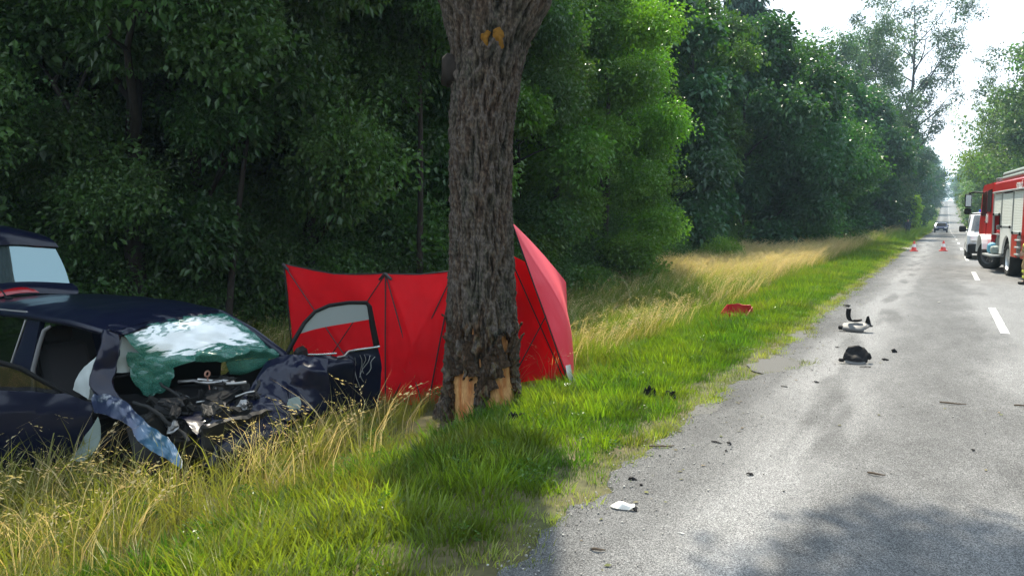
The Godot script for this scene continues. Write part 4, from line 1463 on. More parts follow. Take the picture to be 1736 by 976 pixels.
	# left side
	panel("left_pillar", [[V(-1.34, 1.4, -0.645), V(-1.16, 1.4, -0.65)], [V(-1.44, 0.92, -0.76), V(-1.14, 0.92, -0.77)], [V(-1.42, 0.3, -0.78), V(-1.14, 0.3, -0.79)]], 4, 10, navy, car, 0.0, 1.0, 0.05)
	panel("rear_door", [[V(-2.3, 0.93, -0.74), V(-1.45, 0.94, -0.77)], [V(-2.25, 0.7, -0.8), V(-1.44, 0.7, -0.81)], [V(-2.0, 0.35, -0.77), V(-1.42, 0.33, -0.78)]], 8, 8, navy, car, 0.0, 1.0, 0.05)
	panel("rear_window", [[V(-2.2, 1.36, -0.645), V(-1.4, 1.39, -0.65)], [V(-2.28, 0.95, -0.75), V(-1.46, 0.95, -0.755)]], 6, 6, M.dark_glass, car, 0.0, 1.0, 0.004)
	rod("windscreen_pillar", [V(-0.1, 1.39, -0.61), V(0.3, 1.22, -0.67), V(0.64, 1.0, -0.74), V(0.72, 0.8, -0.76)], [0.035, 0.035, 0.04, 0.05], navy, car)
	# right windscreen pillar, shoved back and bent double
	panel("windscreen_pillar", [
		[V(-0.2, 1.36, 0.63), V(-0.1, 1.37, 0.64), V(-0.02, 1.335, 0.58)],
		[V(-0.17, 1.25, 0.66), V(-0.08, 1.26, 0.69), V(0.02, 1.22, 0.6)],
		[V(-0.2, 1.08, 0.69), V(-0.12, 1.08, 0.73), V(0.0, 1.05, 0.63)],
		[V(-0.26, 0.95, 0.71), V(-0.16, 0.93, 0.77), V(0.02, 0.9, 0.68)],
		[V(-0.22, 0.84, 0.73), V(-0.06, 0.83, 0.79), V(0.14, 0.8, 0.7)],
		[V(-0.1, 0.74, 0.73), V(0.1, 0.74, 0.78), V(0.24, 0.71, 0.68)]], 14, 40, navy, car, 0.018, 5.0, 0.03)
	# interior
	block("floor_pan", V(3.3, 0.06, 1.4), V(-1.35, 0.24, 0), M.interior, car)
	panel("headlining", [[V(-2.7, 1.34, 0.56), V(-1.2, 1.38, 0.57), V(-0.15, 1.32, 0.53)], [V(-2.7, 1.4, 0), V(-1.2, 1.45, 0), V(-0.15, 1.36, 0)], [V(-2.7, 1.35, -0.56), V(-1.2, 1.39, -0.57), V(-0.15, 1.36, -0.53)]], 10, 8, M.interior, car, 0.0, 1.0, 0.02)
	for s in [0.36, -0.36]:
		var st := Node3D.new()
		st.name = "seat" if s > 0 else "seat_001"
		car.add_child(st, true)
		block("cushion", V(0.52, 0.16, 0.5), V(-0.95, 0.46, s), M.seat_cloth, st, V(0, 0, 0.1), 0.06)
		block("backrest", V(0.14, 0.62, 0.48), V(-1.22, 0.82, s), M.seat_cloth, st, V(0, 0, 0.25), 0.05)
		block("headrest", V(0.1, 0.18, 0.26), V(-1.33, 1.2, s), M.seat_cloth, st, V(0, 0, 0.15), 0.04)
	block("rear_bench", V(0.5, 0.2, 1.2), V(-2.0, 0.5, 0), M.seat_cloth, car, V(0, 0, 0.1), 0.06)
	block("rear_backrest", V(0.14, 0.55, 1.2), V(-2.3, 0.85, 0), M.seat_cloth, car, V(0, 0, 0.3), 0.05)
	panel("dashboard", [[V(-0.05, 0.93, 0.62), V(-0.02, 0.97, 0.2), V(0.1, 0.97, -0.3), V(0.25, 0.95, -0.66)], [V(-0.3, 0.9, 0.6), V(-0.28, 0.96, 0.2), V(-0.2, 0.95, -0.3), V(-0.1, 0.92, -0.64)], [V(-0.34, 0.65, 0.6), V(-0.34, 0.65, 0.2), V(-0.28, 0.65, -0.3), V(-0.2, 0.65, -0.64)]], 24, 12, M.interior, car, 0.03, 3.0, 0.02)
	var sw := Buf.new()
	var ring := []
	for k in 25:
		ring.append(V(0, cos(TAU * k / 24.0) * 0.185, sin(TAU * k / 24.0) * 0.185))
	sw.tube(ring, 0.017, 8, false)
	for k in 3:
		sw.tube([V(0, 0, 0), V(0, cos(TAU * k / 3.0 + PI) * 0.18, sin(TAU * k / 3.0 + PI) * 0.18)], 0.016, 6)
	put("steering_wheel", sw.mesh(), M.black_plastic, car, Transform3D(Basis(Vector3.BACK, 0.45), V(-0.45, 0.92, -0.34)))
	# hanging airbags
	panel("airbag", [[V(-0.34, 1.08, 0.6), V(-0.25, 1.09, 0.6)], [V(-0.47, 1.0, 0.62), V(-0.22, 1.0, 0.66)], [V(-0.58, 0.88, 0.64), V(-0.24, 0.88, 0.7)], [V(-0.66, 0.76, 0.64), V(-0.32, 0.74, 0.7)]], 10, 14, M.airbag, car, 0.03, 3.0, 0.05, 1.0)
	panel("airbag", [[V(-0.05, 1.3, 0.5), V(-0.02, 1.3, 0.36)], [V(-0.08, 1.16, 0.56), V(-0.02, 1.14, 0.34)], [V(-0.1, 0.98, 0.6), V(-0.04, 0.97, 0.3)]], 10, 14, M.airbag, car, 0.03, 3.0, 0.04, 5.0)
	# windscreen: one sheet of crazed laminate sagging into the car
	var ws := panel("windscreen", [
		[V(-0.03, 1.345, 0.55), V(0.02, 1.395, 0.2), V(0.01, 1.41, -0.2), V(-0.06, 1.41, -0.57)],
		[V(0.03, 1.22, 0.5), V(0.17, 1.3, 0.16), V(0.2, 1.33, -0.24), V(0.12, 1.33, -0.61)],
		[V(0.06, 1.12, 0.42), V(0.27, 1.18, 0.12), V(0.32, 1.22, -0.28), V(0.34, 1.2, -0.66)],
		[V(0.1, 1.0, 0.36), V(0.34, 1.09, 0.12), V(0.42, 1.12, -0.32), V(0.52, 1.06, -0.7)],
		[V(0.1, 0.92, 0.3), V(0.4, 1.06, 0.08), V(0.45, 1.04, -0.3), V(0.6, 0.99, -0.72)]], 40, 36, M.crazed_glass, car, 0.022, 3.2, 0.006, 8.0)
	tag(ws, "shattered windscreen, crumbled and painted white with glare across its upper half")
	panel("glass_flap", [[V(0.0, 1.16, 0.52), V(0.1, 1.1, 0.3)], [V(-0.02, 1.02, 0.5), V(0.2, 1.02, 0.24)], [V(0.0, 0.88, 0.48), V(0.24, 0.92, 0.22)], [V(0.06, 0.77, 0.42), V(0.2, 0.82, 0.24)], [V(0.08, 0.73, 0.38), V(0.14, 0.75, 0.28)]], 24, 34, M.green_glass, car, 0.03, 6.0, 0.007, 2.0)
	panel("glass_flap", [[V(0.32, 1.13, 0.06), V(0.44, 1.11, -0.2), V(0.5, 1.12, -0.45), V(0.58, 1.05, -0.7)], [V(0.4, 1.1, 0.12), V(0.52, 1.06, -0.2), V(0.56, 1.08, -0.45), V(0.64, 1.0, -0.72)], [V(0.4, 1.04, 0.12), V(0.5, 1.0, -0.2), V(0.52, 1.0, -0.45), V(0.63, 0.97, -0.72)]], 44, 18, M.green_glass, car, 0.03, 5.0, 0.007, 4.0)
	panel("glass_flap", [[V(0.46, 1.02, -0.18), V(0.5, 1.0, -0.35), V(0.58, 0.98, -0.6)], [V(0.45, 0.93, -0.22), V(0.5, 0.88, -0.38), V(0.58, 0.93, -0.6)], [V(0.42, 0.86, -0.26), V(0.47, 0.84, -0.4), V(0.56, 0.91, -0.58)]], 20, 14, M.green_glass, car, 0.02, 4.0, 0.007, 6.0)
	# tailgate held up at the back
	var tg := Node3D.new()
	tg.name = "tailgate"
	tg.set_meta("label", "raised tailgate with a reflecting rear window")
	car.add_child(tg, true)
	panel("spoiler", [[V(-2.62, 1.44, 0.62), V(-2.62, 1.5, 0), V(-2.62, 1.44, -0.6)], [V(-2.66, 1.5, 0.64), V(-2.66, 1.57, 0), V(-2.66, 1.49, -0.64)], [V(-2.75, 1.56, 0.64), V(-2.75, 1.61, 0), V(-2.75, 1.55, -0.63)]], 20, 8, navy, tg, 0.0, 1.0, 0.04)
	panel("painted_red_reflection", [[V(-2.59, 1.455, 0.6), V(-2.585, 1.525, 0.1), V(-2.59, 1.515, -0.16)], [V(-2.63, 1.505, 0.6), V(-2.625, 1.575, 0.1), V(-2.63, 1.57, -0.1)], [V(-2.7, 1.555, 0.58), V(-2.7, 1.61, 0.1), V(-2.7, 1.61, -0.06)]], 12, 4, M.lamp_red, tg, 0.0, 1.0, 0.012)  # stands for a red reflection on the spoiler, added as a coloured strip
	panel("rear_screen", [[V(-2.75, 1.56, 0.62), V(-2.74, 1.61, 0), V(-2.75, 1.555, -0.615)], [V(-2.83, 1.78, 0.6), V(-2.81, 1.82, 0), V(-2.83, 1.78, -0.6)], [V(-2.9, 1.98, 0.56), V(-2.88, 2.06, 0), V(-2.9, 2.0, -0.545)]], 20, 16, M.tinted_glass, tg, 0.0, 1.0, 0.008)
	panel("lower_panel", [[V(-2.9, 1.98, 0.58), V(-2.87, 2.06, 0), V(-2.9, 2.0, -0.565)], [V(-2.93, 2.07, 0.56), V(-2.9, 2.15, 0), V(-2.93, 2.07, -0.53)], [V(-3.0, 2.13, 0.5), V(-2.98, 2.22, 0), V(-3.0, 2.13, -0.46)], [V(-3.16, 2.17, 0.46), V(-3.16, 2.25, 0), V(-3.16, 2.17, -0.4)]], 24, 12, navy, tg, 0.012, 2.0, 0.04)
	rod("handle", [V(-3.02, 2.22, 0.2), V(-3.0, 2.25, 0), V(-3.02, 2.23, -0.18)], 0.014, M.chrome, tg)
	block("wiper", V(0.05, 0.06, 0.34), V(-2.86, 2.03, 0.3), M.black_plastic, tg, V(0, 0, 0.3))
	for s in [0.62, -0.62]:
		rod("strut", [V(-2.72, 1.2, s), V(-2.86, 1.85, s * 0.93)], 0.012, M.black_plastic, tg)
	# right front door, swung open towards the camera
	var rd := Node3D.new()
	rd.name = "right_front_door"
	rd.set_meta("label", "open dark front door nearest the camera")
	car.add_child(rd, true)
	var e := V(-0.5, 0, 0.866)
	var h := V(-0.15, 0, 0.78)
	var nrm := V(0.866, 0, 0.5)
	var dp := func(s: float, y: float, o := 0.0) -> Vector3: return h + e * s + V(0, y, 0) + nrm * o
	panel("door_skin", [[dp.call(0.0, 0.73), dp.call(0.3, 0.85), dp.call(0.7, 0.92), dp.call(1.12, 0.94)], [dp.call(0.0, 0.6, 0.03), dp.call(0.3, 0.66, 0.05), dp.call(0.7, 0.7, 0.05), dp.call(1.14, 0.72, 0.04)], [dp.call(0.0, 0.45, 0.02), dp.call(0.3, 0.45, 0.04), dp.call(0.7, 0.46, 0.04), dp.call(1.12, 0.48, 0.03)], [dp.call(0.02, 0.26, 0.0), dp.call(0.3, 0.26, 0.0), dp.call(0.7, 0.28, 0.0), dp.call(1.08, 0.3, 0.0)]], 20, 16, navy, rd, 0.018, 2.5, 0.09, 3.0)
	rod("window_frame", [dp.call(0.02, 0.7), dp.call(0.22, 0.86), dp.call(0.4, 1.0), dp.call(0.52, 1.1), dp.call(0.66, 1.16), dp.call(0.85, 1.2), dp.call(1.0, 1.18), dp.call(1.08, 1.05), dp.call(1.11, 0.93)], 0.022, M.black_plastic, rd)
	panel("window_pane", [[dp.call(0.25, 0.88), dp.call(0.55, 1.09), dp.call(0.85, 1.17), dp.call(1.02, 1.15)], [dp.call(0.25, 0.84), dp.call(0.55, 0.88), dp.call(0.85, 0.92), dp.call(1.08, 0.93)]], 8, 6, M.dark_glass, rd, 0.0, 1.0, 0.004)
	rod("door_handle", [dp.call(0.82, 0.76, 0.06), dp.call(0.88, 0.77, 0.1), dp.call(0.98, 0.77, 0.1), dp.call(1.03, 0.77, 0.06)], 0.015, M.dull_steel, rd)
	# left front door, folded right round to the front
	var ld := Node3D.new()
	ld.name = "left_front_door"
	ld.set_meta("label", "open driver's door with bent chrome strip and pale upper pane")
	car.add_child(ld, true)
	var e2 := V(0.387, 0, -0.922)
	var h2 := V(0.62, 0, -0.8)
	var n2 := V(0.922, 0, 0.387)
	var lp := func(s: float, y: float, o := 0.0) -> Vector3: return h2 + e2 * s + V(0, y, 0) + n2 * o
	panel("door_skin", [[lp.call(0.0, 0.97), lp.call(0.4, 0.93), lp.call(0.62, 0.91), lp.call(0.7, 0.95), lp.call(1.04, 0.945)], [lp.call(0.02, 0.8, 0.02), lp.call(0.4, 0.82, 0.1), lp.call(0.68, 0.85, 0.11), lp.call(0.76, 0.8, 0.03), lp.call(1.06, 0.78, 0.03)], [lp.call(0.02, 0.62, 0.02), lp.call(0.4, 0.62, 0.07), lp.call(0.68, 0.62, 0.06), lp.call(0.76, 0.6, 0.02), lp.call(1.06, 0.6, 0.03)], [lp.call(0.05, 0.3, 0.0), lp.call(0.4, 0.28, 0.02), lp.call(0.68, 0.28, 0.0), lp.call(0.76, 0.28, 0.0), lp.call(1.03, 0.28, 0.0)]], 34, 26, navy, ld, 0.014, 3.0, 0.08, 12.0)
	rod("window_frame", [lp.call(0.0, 0.98), lp.call(0.1, 1.14), lp.call(0.2, 1.29), lp.call(0.32, 1.4), lp.call(0.48, 1.455), lp.call(0.7, 1.47), lp.call(0.91, 1.455), lp.call(0.945, 1.41), lp.call(0.98, 1.2), lp.call(1.03, 0.95)], [0.024, 0.024, 0.022, 0.02, 0.02, 0.02, 0.022, 0.028, 0.034, 0.036], M.black_plastic, ld)
	tag(panel("window_pane", [[lp.call(0.16, 1.235), lp.call(0.28, 1.37), lp.call(0.46, 1.44), lp.call(0.68, 1.455), lp.call(0.92, 1.43)], [lp.call(0.13, 1.18), lp.call(0.3, 1.215), lp.call(0.48, 1.235), lp.call(0.7, 1.25), lp.call(0.955, 1.27)]], 20, 8, M.door_glass, ld, 0.0, 1.0, 0.006), "pale grey strip of glass left in the top of the frame")
	rod("chrome_strip", [lp.call(0.18, 0.97, 0.03), lp.call(0.35, 0.955, 0.05), lp.call(0.52, 0.95, 0.06)], 0.01, M.chrome, ld)
	rod("chrome_strip", [lp.call(0.52, 0.91, 0.08), lp.call(0.6, 0.915, 0.08), lp.call(0.67, 0.955, 0.05), lp.call(0.74, 0.955, 0.04)], 0.011, M.dull_steel, ld)
	rod("chrome_strip", [lp.call(0.74, 0.955, 0.035), lp.call(1.04, 0.965, 0.035)], 0.014, M.chrome, ld)
	for q in [[0.74, 0.88, 0.55, 0.78], [0.8, 0.9, 0.6, 0.84], [0.85, 0.9, 0.7, 0.85], [0.92, 0.88, 0.66, 0.8], [0.98, 0.86, 0.68, 0.86]]:
		rod("wire", wobble_path(lp.call(q[0], q[1], 0.045), lp.call(q[3], q[2], 0.05), 6, 0.05), 0.004, M.dull_steel, ld, 5)
	block("door_mirror", V(0.1, 0.13, 0.2), lp.call(0.12, 1.0, 0.09), M.black_plastic, ld, V(0, 0.4, 0.2), 0.04)
	# right front wing torn outwards, its top edge scraped
	var fb := Buf.new()
	fb.sheet([
		[V(-0.11, 0.83, 0.76), V(0.12, 0.825, 0.76), V(0.33, 0.79, 0.77), V(0.7, 0.67, 0.83), V(1.12, 0.61, 0.93), V(1.35, 0.5, 1.0)],
		[V(-0.07, 0.77, 0.83), V(0.16, 0.78, 0.83), V(0.4, 0.74, 0.85), V(0.74, 0.63, 0.9), V(1.16, 0.57, 0.98), V(1.37, 0.47, 1.02)],
		[V(0.02, 0.69, 0.87), V(0.24, 0.7, 0.89), V(0.56, 0.655, 0.92), V(0.85, 0.55, 0.99), V(1.24, 0.5, 1.04), V(1.37, 0.45, 1.03)]], 60, 18, crumple(0.016, 4.0, 9.0))
	for k in fb.v.size():
		var nn := nz.get_noise_3dv(fb.v[k] * 150.0) + 0.7 * nz.get_noise_3dv(fb.v[k] * 420.0)
		var up := 1.0 - smoothstep(0.42, 0.66, fb.t[k].y)
		var w := smoothstep(0.2, 0.5, nn) * up * 0.6
		fb.c[k] = Color(0.012, 0.024, 0.07).lerp(Color(0.02, 0.075, 0.14), smoothstep(0.45, 0.7, fb.t[k].x)).lerp(Color(0.5, 0.52, 0.55), w)  # blue towards the tip is reflection painted in; pale flecks are scrapes
	fb.thicken(0.008)
	tag(put("front_wing", fb.mesh(true), M.navy_scraped, car), "torn blue-black front wing with scraped paint")
	panel("torn_liner", [[V(0.05, 0.64, 0.85), V(0.12, 0.6, 0.88)], [V(-0.04, 0.5, 0.9), V(0.16, 0.46, 0.92)], [V(-0.18, 0.34, 0.96), V(0.1, 0.33, 0.97)], [V(-0.3, 0.26, 1.0), V(0.0, 0.28, 1.0)]], 8, 14, M.liner, car, 0.02, 3.0, 0.006)
	# crushed nose: inner structure
	var bay := Node3D.new()
	bay.name = "engine_bay"
	car.add_child(bay, true)
	panel("bulkhead", [[V(-0.1, 0.78, 0.64), V(0.02, 0.76, 0.25), V(0.3, 0.84, -0.3), V(0.56, 0.92, -0.7)], [V(-0.05, 0.6, 0.62), V(0.22, 0.6, 0.2), V(0.4, 0.6, -0.3), V(0.5, 0.6, -0.7)], [V(0.0, 0.24, 0.62), V(0.2, 0.24, 0.2), V(0.36, 0.24, -0.3), V(0.46, 0.24, -0.7)]], 24, 16, M.interior, bay, 0.05, 4.0, 0.02)
	lump("engine_block", V(0.42, 0.4, 0.5), V(0.66, 0.46, -0.02), M.engine, bay, V(0.1, 0.35, -0.12))
	lump("rocker_cover", V(0.2, 0.1, 0.46), V(0.6, 0.71, -0.02), M.black_plastic, bay, V(0.12, 0.35, -0.1))
	lump("battery", V(0.2, 0.18, 0.26), V(0.72, 0.66, -0.42), M.black_plastic, bay, V(0.2, 0.2, 0.15))
	lump("air_box", V(0.3, 0.18, 0.26), V(0.42, 0.66, 0.36), M.black_plastic, bay, V(-0.2, 0.5, 0.2))
	lump("fuse_box", V(0.16, 0.1, 0.2), V(0.5, 0.8, -0.12), M.engine, bay, V(0.1, 0.2, -0.1))
	lump("strut_tower", V(0.2, 0.3, 0.2), V(0.38, 0.5, 0.58), M.engine, bay, V(0.2, 0.1, 0.3))
	lump("strut_tower", V(0.2, 0.3, 0.2), V(0.72, 0.66, -0.66), M.engine, bay, V(-0.2, 0.1, 0.1))
	lump("gearbox", V(0.3, 0.26, 0.3), V(0.66, 0.42, 0.36), M.engine, bay, V(0.4, 0.1, 0.2))
	for q in [[V(0.16, 0.83, 0.12), V(0.44, 0.835, 0.0), V(0.72, 0.82, -0.2), 0.016, "dull_steel"], [V(0.36, 0.86, 0.06), V(0.5, 0.84, -0.06), V(0.62, 0.83, -0.14), 0.016, "alloy"], [V(0.5, 0.69, 0.2), V(0.6, 0.69, 0.02), V(0.78, 0.73, -0.24), 0.01, "alloy"], [V(0.24, 0.66, 0.3), V(0.34, 0.68, 0.26), V(0.44, 0.66, 0.16), 0.009, "alloy"], [V(0.36, 0.6, 0.3), V(0.4, 0.7, 0.24), V(0.38, 0.74, 0.2), 0.01, "dull_steel"], [V(0.5, 0.78, -0.02), V(0.52, 0.72, -0.04), V(0.53, 0.66, -0.05), 0.01, "alloy"], [V(0.3, 0.5, 0.5), V(0.5, 0.56, 0.42), V(0.66, 0.5, 0.3), 0.024, "rubber"], [V(0.14, 0.86, 0.3), V(0.4, 0.72, 0.3), V(0.56, 0.5, 0.42), 0.012, "rubber"], [V(0.7, 0.8, -0.36), V(0.8, 0.7, -0.26), V(0.86, 0.56, -0.2), 0.018, "rubber"], [V(0.46, 0.6, 0.1), V(0.62, 0.62, 0.16), V(0.76, 0.5, 0.2), 0.03, "rubber"], [V(0.2, 0.74, 0.62), V(0.5, 0.66, 0.56), V(0.84, 0.46, 0.56), 0.018, "rubber"]]:
		rod("pipe", wobble_path(q[0], q[1], 4, 0.06) + wobble_path(q[1], q[2], 4, 0.05).slice(1), q[3], M[q[4]], bay, 7)
	var dip := Buf.new()
	ring = []
	for k in 13:
		ring.append(V(0.42 + 0.0, 0.91 + cos(TAU * k / 12.0) * 0.026, 0.0 + sin(TAU * k / 12.0) * 0.026))
	dip.tube(ring, 0.009, 6, false)
	dip.tube([V(0.42, 0.88, 0), V(0.44, 0.74, -0.01)], 0.005, 5)
	put("dipstick", dip.mesh(), M.rust, bay)
	for k in 46:
		var at := V(rr(0.2, 0.98), rr(0.32, 0.74), rr(-0.5, 0.58))
		lump("broken_part", V(rr(0.03, 0.13), rr(0.02, 0.08), rr(0.03, 0.14)), at, M[["engine", "black_plastic", "engine", "black_plastic", "dull_steel", "rubber"][k % 6]], bay, dirv() * 1.2, 0.4)
	panel("darkening_sheet", [[V(0.2, 0.66, 0.5), V(0.34, 0.72, 0.2), V(0.52, 0.72, -0.1), V(0.7, 0.76, -0.4)], [V(0.4, 0.58, 0.5), V(0.5, 0.66, 0.2), V(0.66, 0.68, -0.1), V(0.82, 0.7, -0.38)], [V(0.6, 0.5, 0.52), V(0.7, 0.56, 0.24), V(0.8, 0.62, -0.1), V(0.92, 0.6, -0.32)]], 40, 26, M.black_plastic, bay, 0.07, 3.6, 0.008, 51.0)  # added black sheet that darkens the engine bay
	panel("radiator", [[V(0.98, 0.6, 0.5), V(1.04, 0.6, 0.1), V(1.0, 0.58, -0.3)], [V(1.02, 0.4, 0.52), V(0.9, 0.42, 0.1), V(1.06, 0.4, -0.3)], [V(1.0, 0.24, 0.5), V(1.02, 0.24, 0.1), V(1.0, 0.24, -0.3)]], 20, 12, M.engine, bay, 0.04, 3.0, 0.04)
	# bonnet folded down over the nose
	panel("bonnet", [[V(0.5, 0.62, 0.42), V(0.56, 0.66, 0.1), V(0.66, 0.67, -0.16), V(0.8, 0.74, -0.34)], [V(0.66, 0.6, 0.44), V(0.74, 0.64, 0.1), V(0.84, 0.62, -0.14), V(0.94, 0.66, -0.32)], [V(0.9, 0.46, 0.5), V(0.98, 0.5, 0.14), V(1.04, 0.46, -0.1), V(1.1, 0.5, -0.3)], [V(1.02, 0.26, 0.56), V(1.1, 0.28, 0.18), V(1.14, 0.28, -0.08), V(1.16, 0.32, -0.28)]], 40, 30, navy, car, 0.035, 2.2, 0.01, 21.0)
	# left wing and bonnet half rammed up against the door
	panel("crumpled_wing", [
		[V(0.62, 0.96, -0.55), V(0.8, 1.0, -0.64), V(0.96, 1.01, -0.7), V(1.2, 0.99, -0.78)],
		[V(0.66, 0.8, -0.3), V(0.86, 0.9, -0.5), V(1.06, 0.92, -0.56), V(1.24, 0.88, -0.74)],
		[V(0.72, 0.64, -0.14), V(0.96, 0.72, -0.4), V(1.02, 0.74, -0.52), V(1.26, 0.7, -0.76)],
		[V(0.74, 0.53, -0.04), V(1.02, 0.58, -0.28), V(1.12, 0.56, -0.46), V(1.24, 0.5, -0.74)],
		[V(0.8, 0.46, 0.0), V(1.06, 0.5, -0.24), V(1.14, 0.5, -0.4), V(1.1, 0.34, -0.6)]], 50, 44, navy, car, 0.04, 2.2, 0.01, 33.0)
	panel("paint_scar", [[V(1.02, 0.66, -0.4), V(1.1, 0.67, -0.5)], [V(1.06, 0.6, -0.37), V(1.14, 0.62, -0.47)], [V(1.08, 0.54, -0.37), V(1.14, 0.56, -0.45)]], 8, 8, M.liner, car, 0.02, 5.0, 0.012)
	panel("bent_lip", [[V(0.72, 0.52, -0.02), V(0.94, 0.56, -0.2), V(1.1, 0.55, -0.3), V(1.16, 0.49, -0.38)], [V(0.76, 0.49, 0.0), V(0.98, 0.53, -0.18), V(1.14, 0.5, -0.28), V(1.18, 0.47, -0.36)]], 24, 5, navy, car, 0.014, 5.0, 0.02, 40.0)
	for q in [[V(0.9, 0.5, 0.3), V(1.3, 0.3, 0.5), V(1.35, 0.2, 0.1)], [V(1.1, 0.3, -0.2), V(1.3, 0.24, -0.4), V(1.2, 0.22, -0.7)]]:
		panel("bumper_piece", [[q[0], q[1], q[2]], [q[0] - V(0.1, 0.14, 0), q[1] - V(0.05, 0.14, 0), q[2] - V(0.08, 0.12, 0)]], 14, 6, M.black_plastic, car, 0.03, 3.0, 0.01)
	# wheels
	wheel(car, Transform3D(Basis(Vector3.UP, PI / 2), V(-2.55, 0.3, 0.68)), 0.31, 0.2, M.alloy)
	wheel(car, Transform3D(Basis(Vector3.UP, PI / 2), V(-2.55, 0.3, -0.68)), 0.31, 0.2, M.alloy)
	wheel(car, Transform3D(Basis.from_euler(V(0.2, PI / 2 - 0.5, 0.2)), V(0.34, 0.28, 0.6)), 0.31, 0.2, M.alloy)
	wheel(car, Transform3D(Basis.from_euler(V(-0.3, PI / 2 + 0.6, 0)), V(0.62, 0.28, -0.75)), 0.31, 0.2, M.alloy)


func make_screen() -> void:
	rng.seed = 700
	var root := thing("privacy_screen", "bright red fabric privacy screen on dark crossed rods standing behind the scarred trunk", "screen", V(-6.3, -0.66, -8.0))
	var o := -root.position
	var red: Material = M.screen_red
	var p0t := V(-7.71, 1.13, -7.46) + o
	var p0b := V(-7.6, -0.8, -7.54) + o
	var p1t := V(-6.28, 1.03, -7.83) + o
	var p1b := V(-6.18, -0.78, -7.66) + o
	var p2t := V(-5.34, 1.09, -8.02) + o
	var p2b := V(-5.62, -0.74, -7.76) + o
	var q0t := V(-4.75, 1.3, -8.35) + o
	var q0b := V(-4.75, -0.38, -8.35) + o
	var q1t := V(-4.27, 0.92, -8.95) + o
	var q1b := V(-4.2, -0.4, -8.9) + o
	var at := V(-4.47, 1.7, -7.93) + o
	var bt := V(-3.77, -0.42, -8.27) + o
	# sections, each a sheet drawn tight at its corners
	var fab := func(a: Vector3, b: Vector3, c: Vector3, d: Vector3, bow: Vector3, sagt: float, sagb: float, cloth: Material) -> MeshInstance3D:
		var rows := []
		for j in 7:
			var v := j / 6.0
			var row := []
			for i in 7:
				var u := i / 6.0
				var p: Vector3 = a.lerp(b, u).lerp(c.lerp(d, u), v)
				var k := sin(PI * u)
				p += V(0, -sagt * k * (1 - v) + sagb * k * v, 0) + bow * sin(PI * u) * sin(PI * v)
				row.append(p)
			rows.append(row)
		var bf := Buf.new()
		bf.sheet(rows, 40, 40, func(q: Vector3, u: float, v: float) -> Vector3:
			# small drawn folds towards the corners and a pucker along the diagonals
			var d1 := absf(u - v)
			var d2 := absf(u + v - 1.0)
			var f := 0.014 * exp(-pow(d1 / 0.05, 2.0)) + 0.014 * exp(-pow(d2 / 0.05, 2.0)) + 0.035 * nz.get_noise_3dv(q * 26.0) + 0.012 * nz.get_noise_3dv(q * V(90.0, 22.0, 90.0))
			return q + V(0.3, 0.0, 0.9) * f)
		bf.thicken(0.004)
		return put("fabric_section", bf.mesh(), cloth, root)
	fab.call(p0t, p1t, p0b, p1b, V(-0.05, 0, -0.1), 0.07, 0.02, red)
	fab.call(p1t, p2t, p1b, p2b, V(0.04, 0, 0.06), 0.03, 0.02, red)
	fab.call(p2t, q0t, p2b, q0b, V(0, 0, -0.1), 0.05, 0.1, red)
	fab.call(q0t, q1t, q0b, q1b, V(-0.02, 0, -0.03), 0.0, 0.06, red)
	tag(fab.call(at, q1t + V(0.02, 0, -0.02), bt, q1b + V(0.1, -0.05, 0.06), V(0.12, 0.05, -0.05), -0.03, -0.02, M.screen_red_lit), "leaning end section with caught light painted in as lighter red")
	# crossed spreader rods and corner pockets
	for s in [[p0t, p1t, p0b, p1b], [p1t, p2t, p1b, p2b], [q0t, q1t, q0b, q1b]]:
		for e in [[s[0], s[3]], [s[1], s[2]]]:
			var mid: Vector3 = (e[0] + e[1]) * 0.5 + V(0.02, 0, 0.05)
			rod("spreader_rod", [e[0] + V(0.01, 0, 0.03), mid, e[1] + V(0.01, 0, 0.03)], 0.008, M.rod, root, 6)
	for e in [[p0t, p0b], [p1t, p1b], [p2t, p2b], [q1t, q1b], [at, bt]]:
		rod("upright_rod", [e[0] + V(0, 0.02, 0.02), (e[0] + e[1]) * 0.5 + V(0, 0, 0.025), e[1] + V(0, -0.05, 0.02)], 0.009, M.rod, root, 6)
	for e in [[p0t, V(0.1, -0.07, 0)], [p1t, V(-0.09, -0.08, 0)], [p1t, V(0.11, -0.07, 0)], [q0t, V(0.07, -0.07, 0)]]:
		rod("corner_pocket", [e[0] + V(0, 0.0, 0.035), e[0] + e[1] + V(0, 0, 0.04)], [0.024, 0.016], M.rod, root, 6)
	rod("top_hem", [p0t, (p0t + p1t) * 0.5 + V(0, -0.07, 0), p1t, (p1t + p2t) * 0.5 + V(0, -0.03, 0), p2t], 0.009, M.rod, root, 6)


func disc(b: Buf, c: Vector3, r: float, d: float, axis: int) -> void:
	var xf := Transform3D(Basis(), c)
	if axis == 0:
		xf.basis = Basis(Vector3.BACK, PI / 2)
	elif axis == 2:
		xf.basis = Basis(Vector3.RIGHT, PI / 2)
	b.lathe([Vector2(0, -d / 2), Vector2(r * 0.94, -d / 2), Vector2(r, -d * 0.3), Vector2(r, d * 0.3), Vector2(r * 0.94, d / 2), Vector2(0, d / 2)], 20, xf)


func lettering(called: String, text: String, height: float, xf: Transform3D, m: Material, parent: Node3D) -> void:
	var tm := TextMesh.new()
	var f := SystemFont.new()
	f.font_names = PackedStringArray(["Droid Sans"])
	f.font_weight = 700
	tm.font = f
	tm.text = text
	tm.font_size = 64
	tm.pixel_size = height / 46.0
	tm.depth = 0.006
	put(called, tm, m, parent, xf)


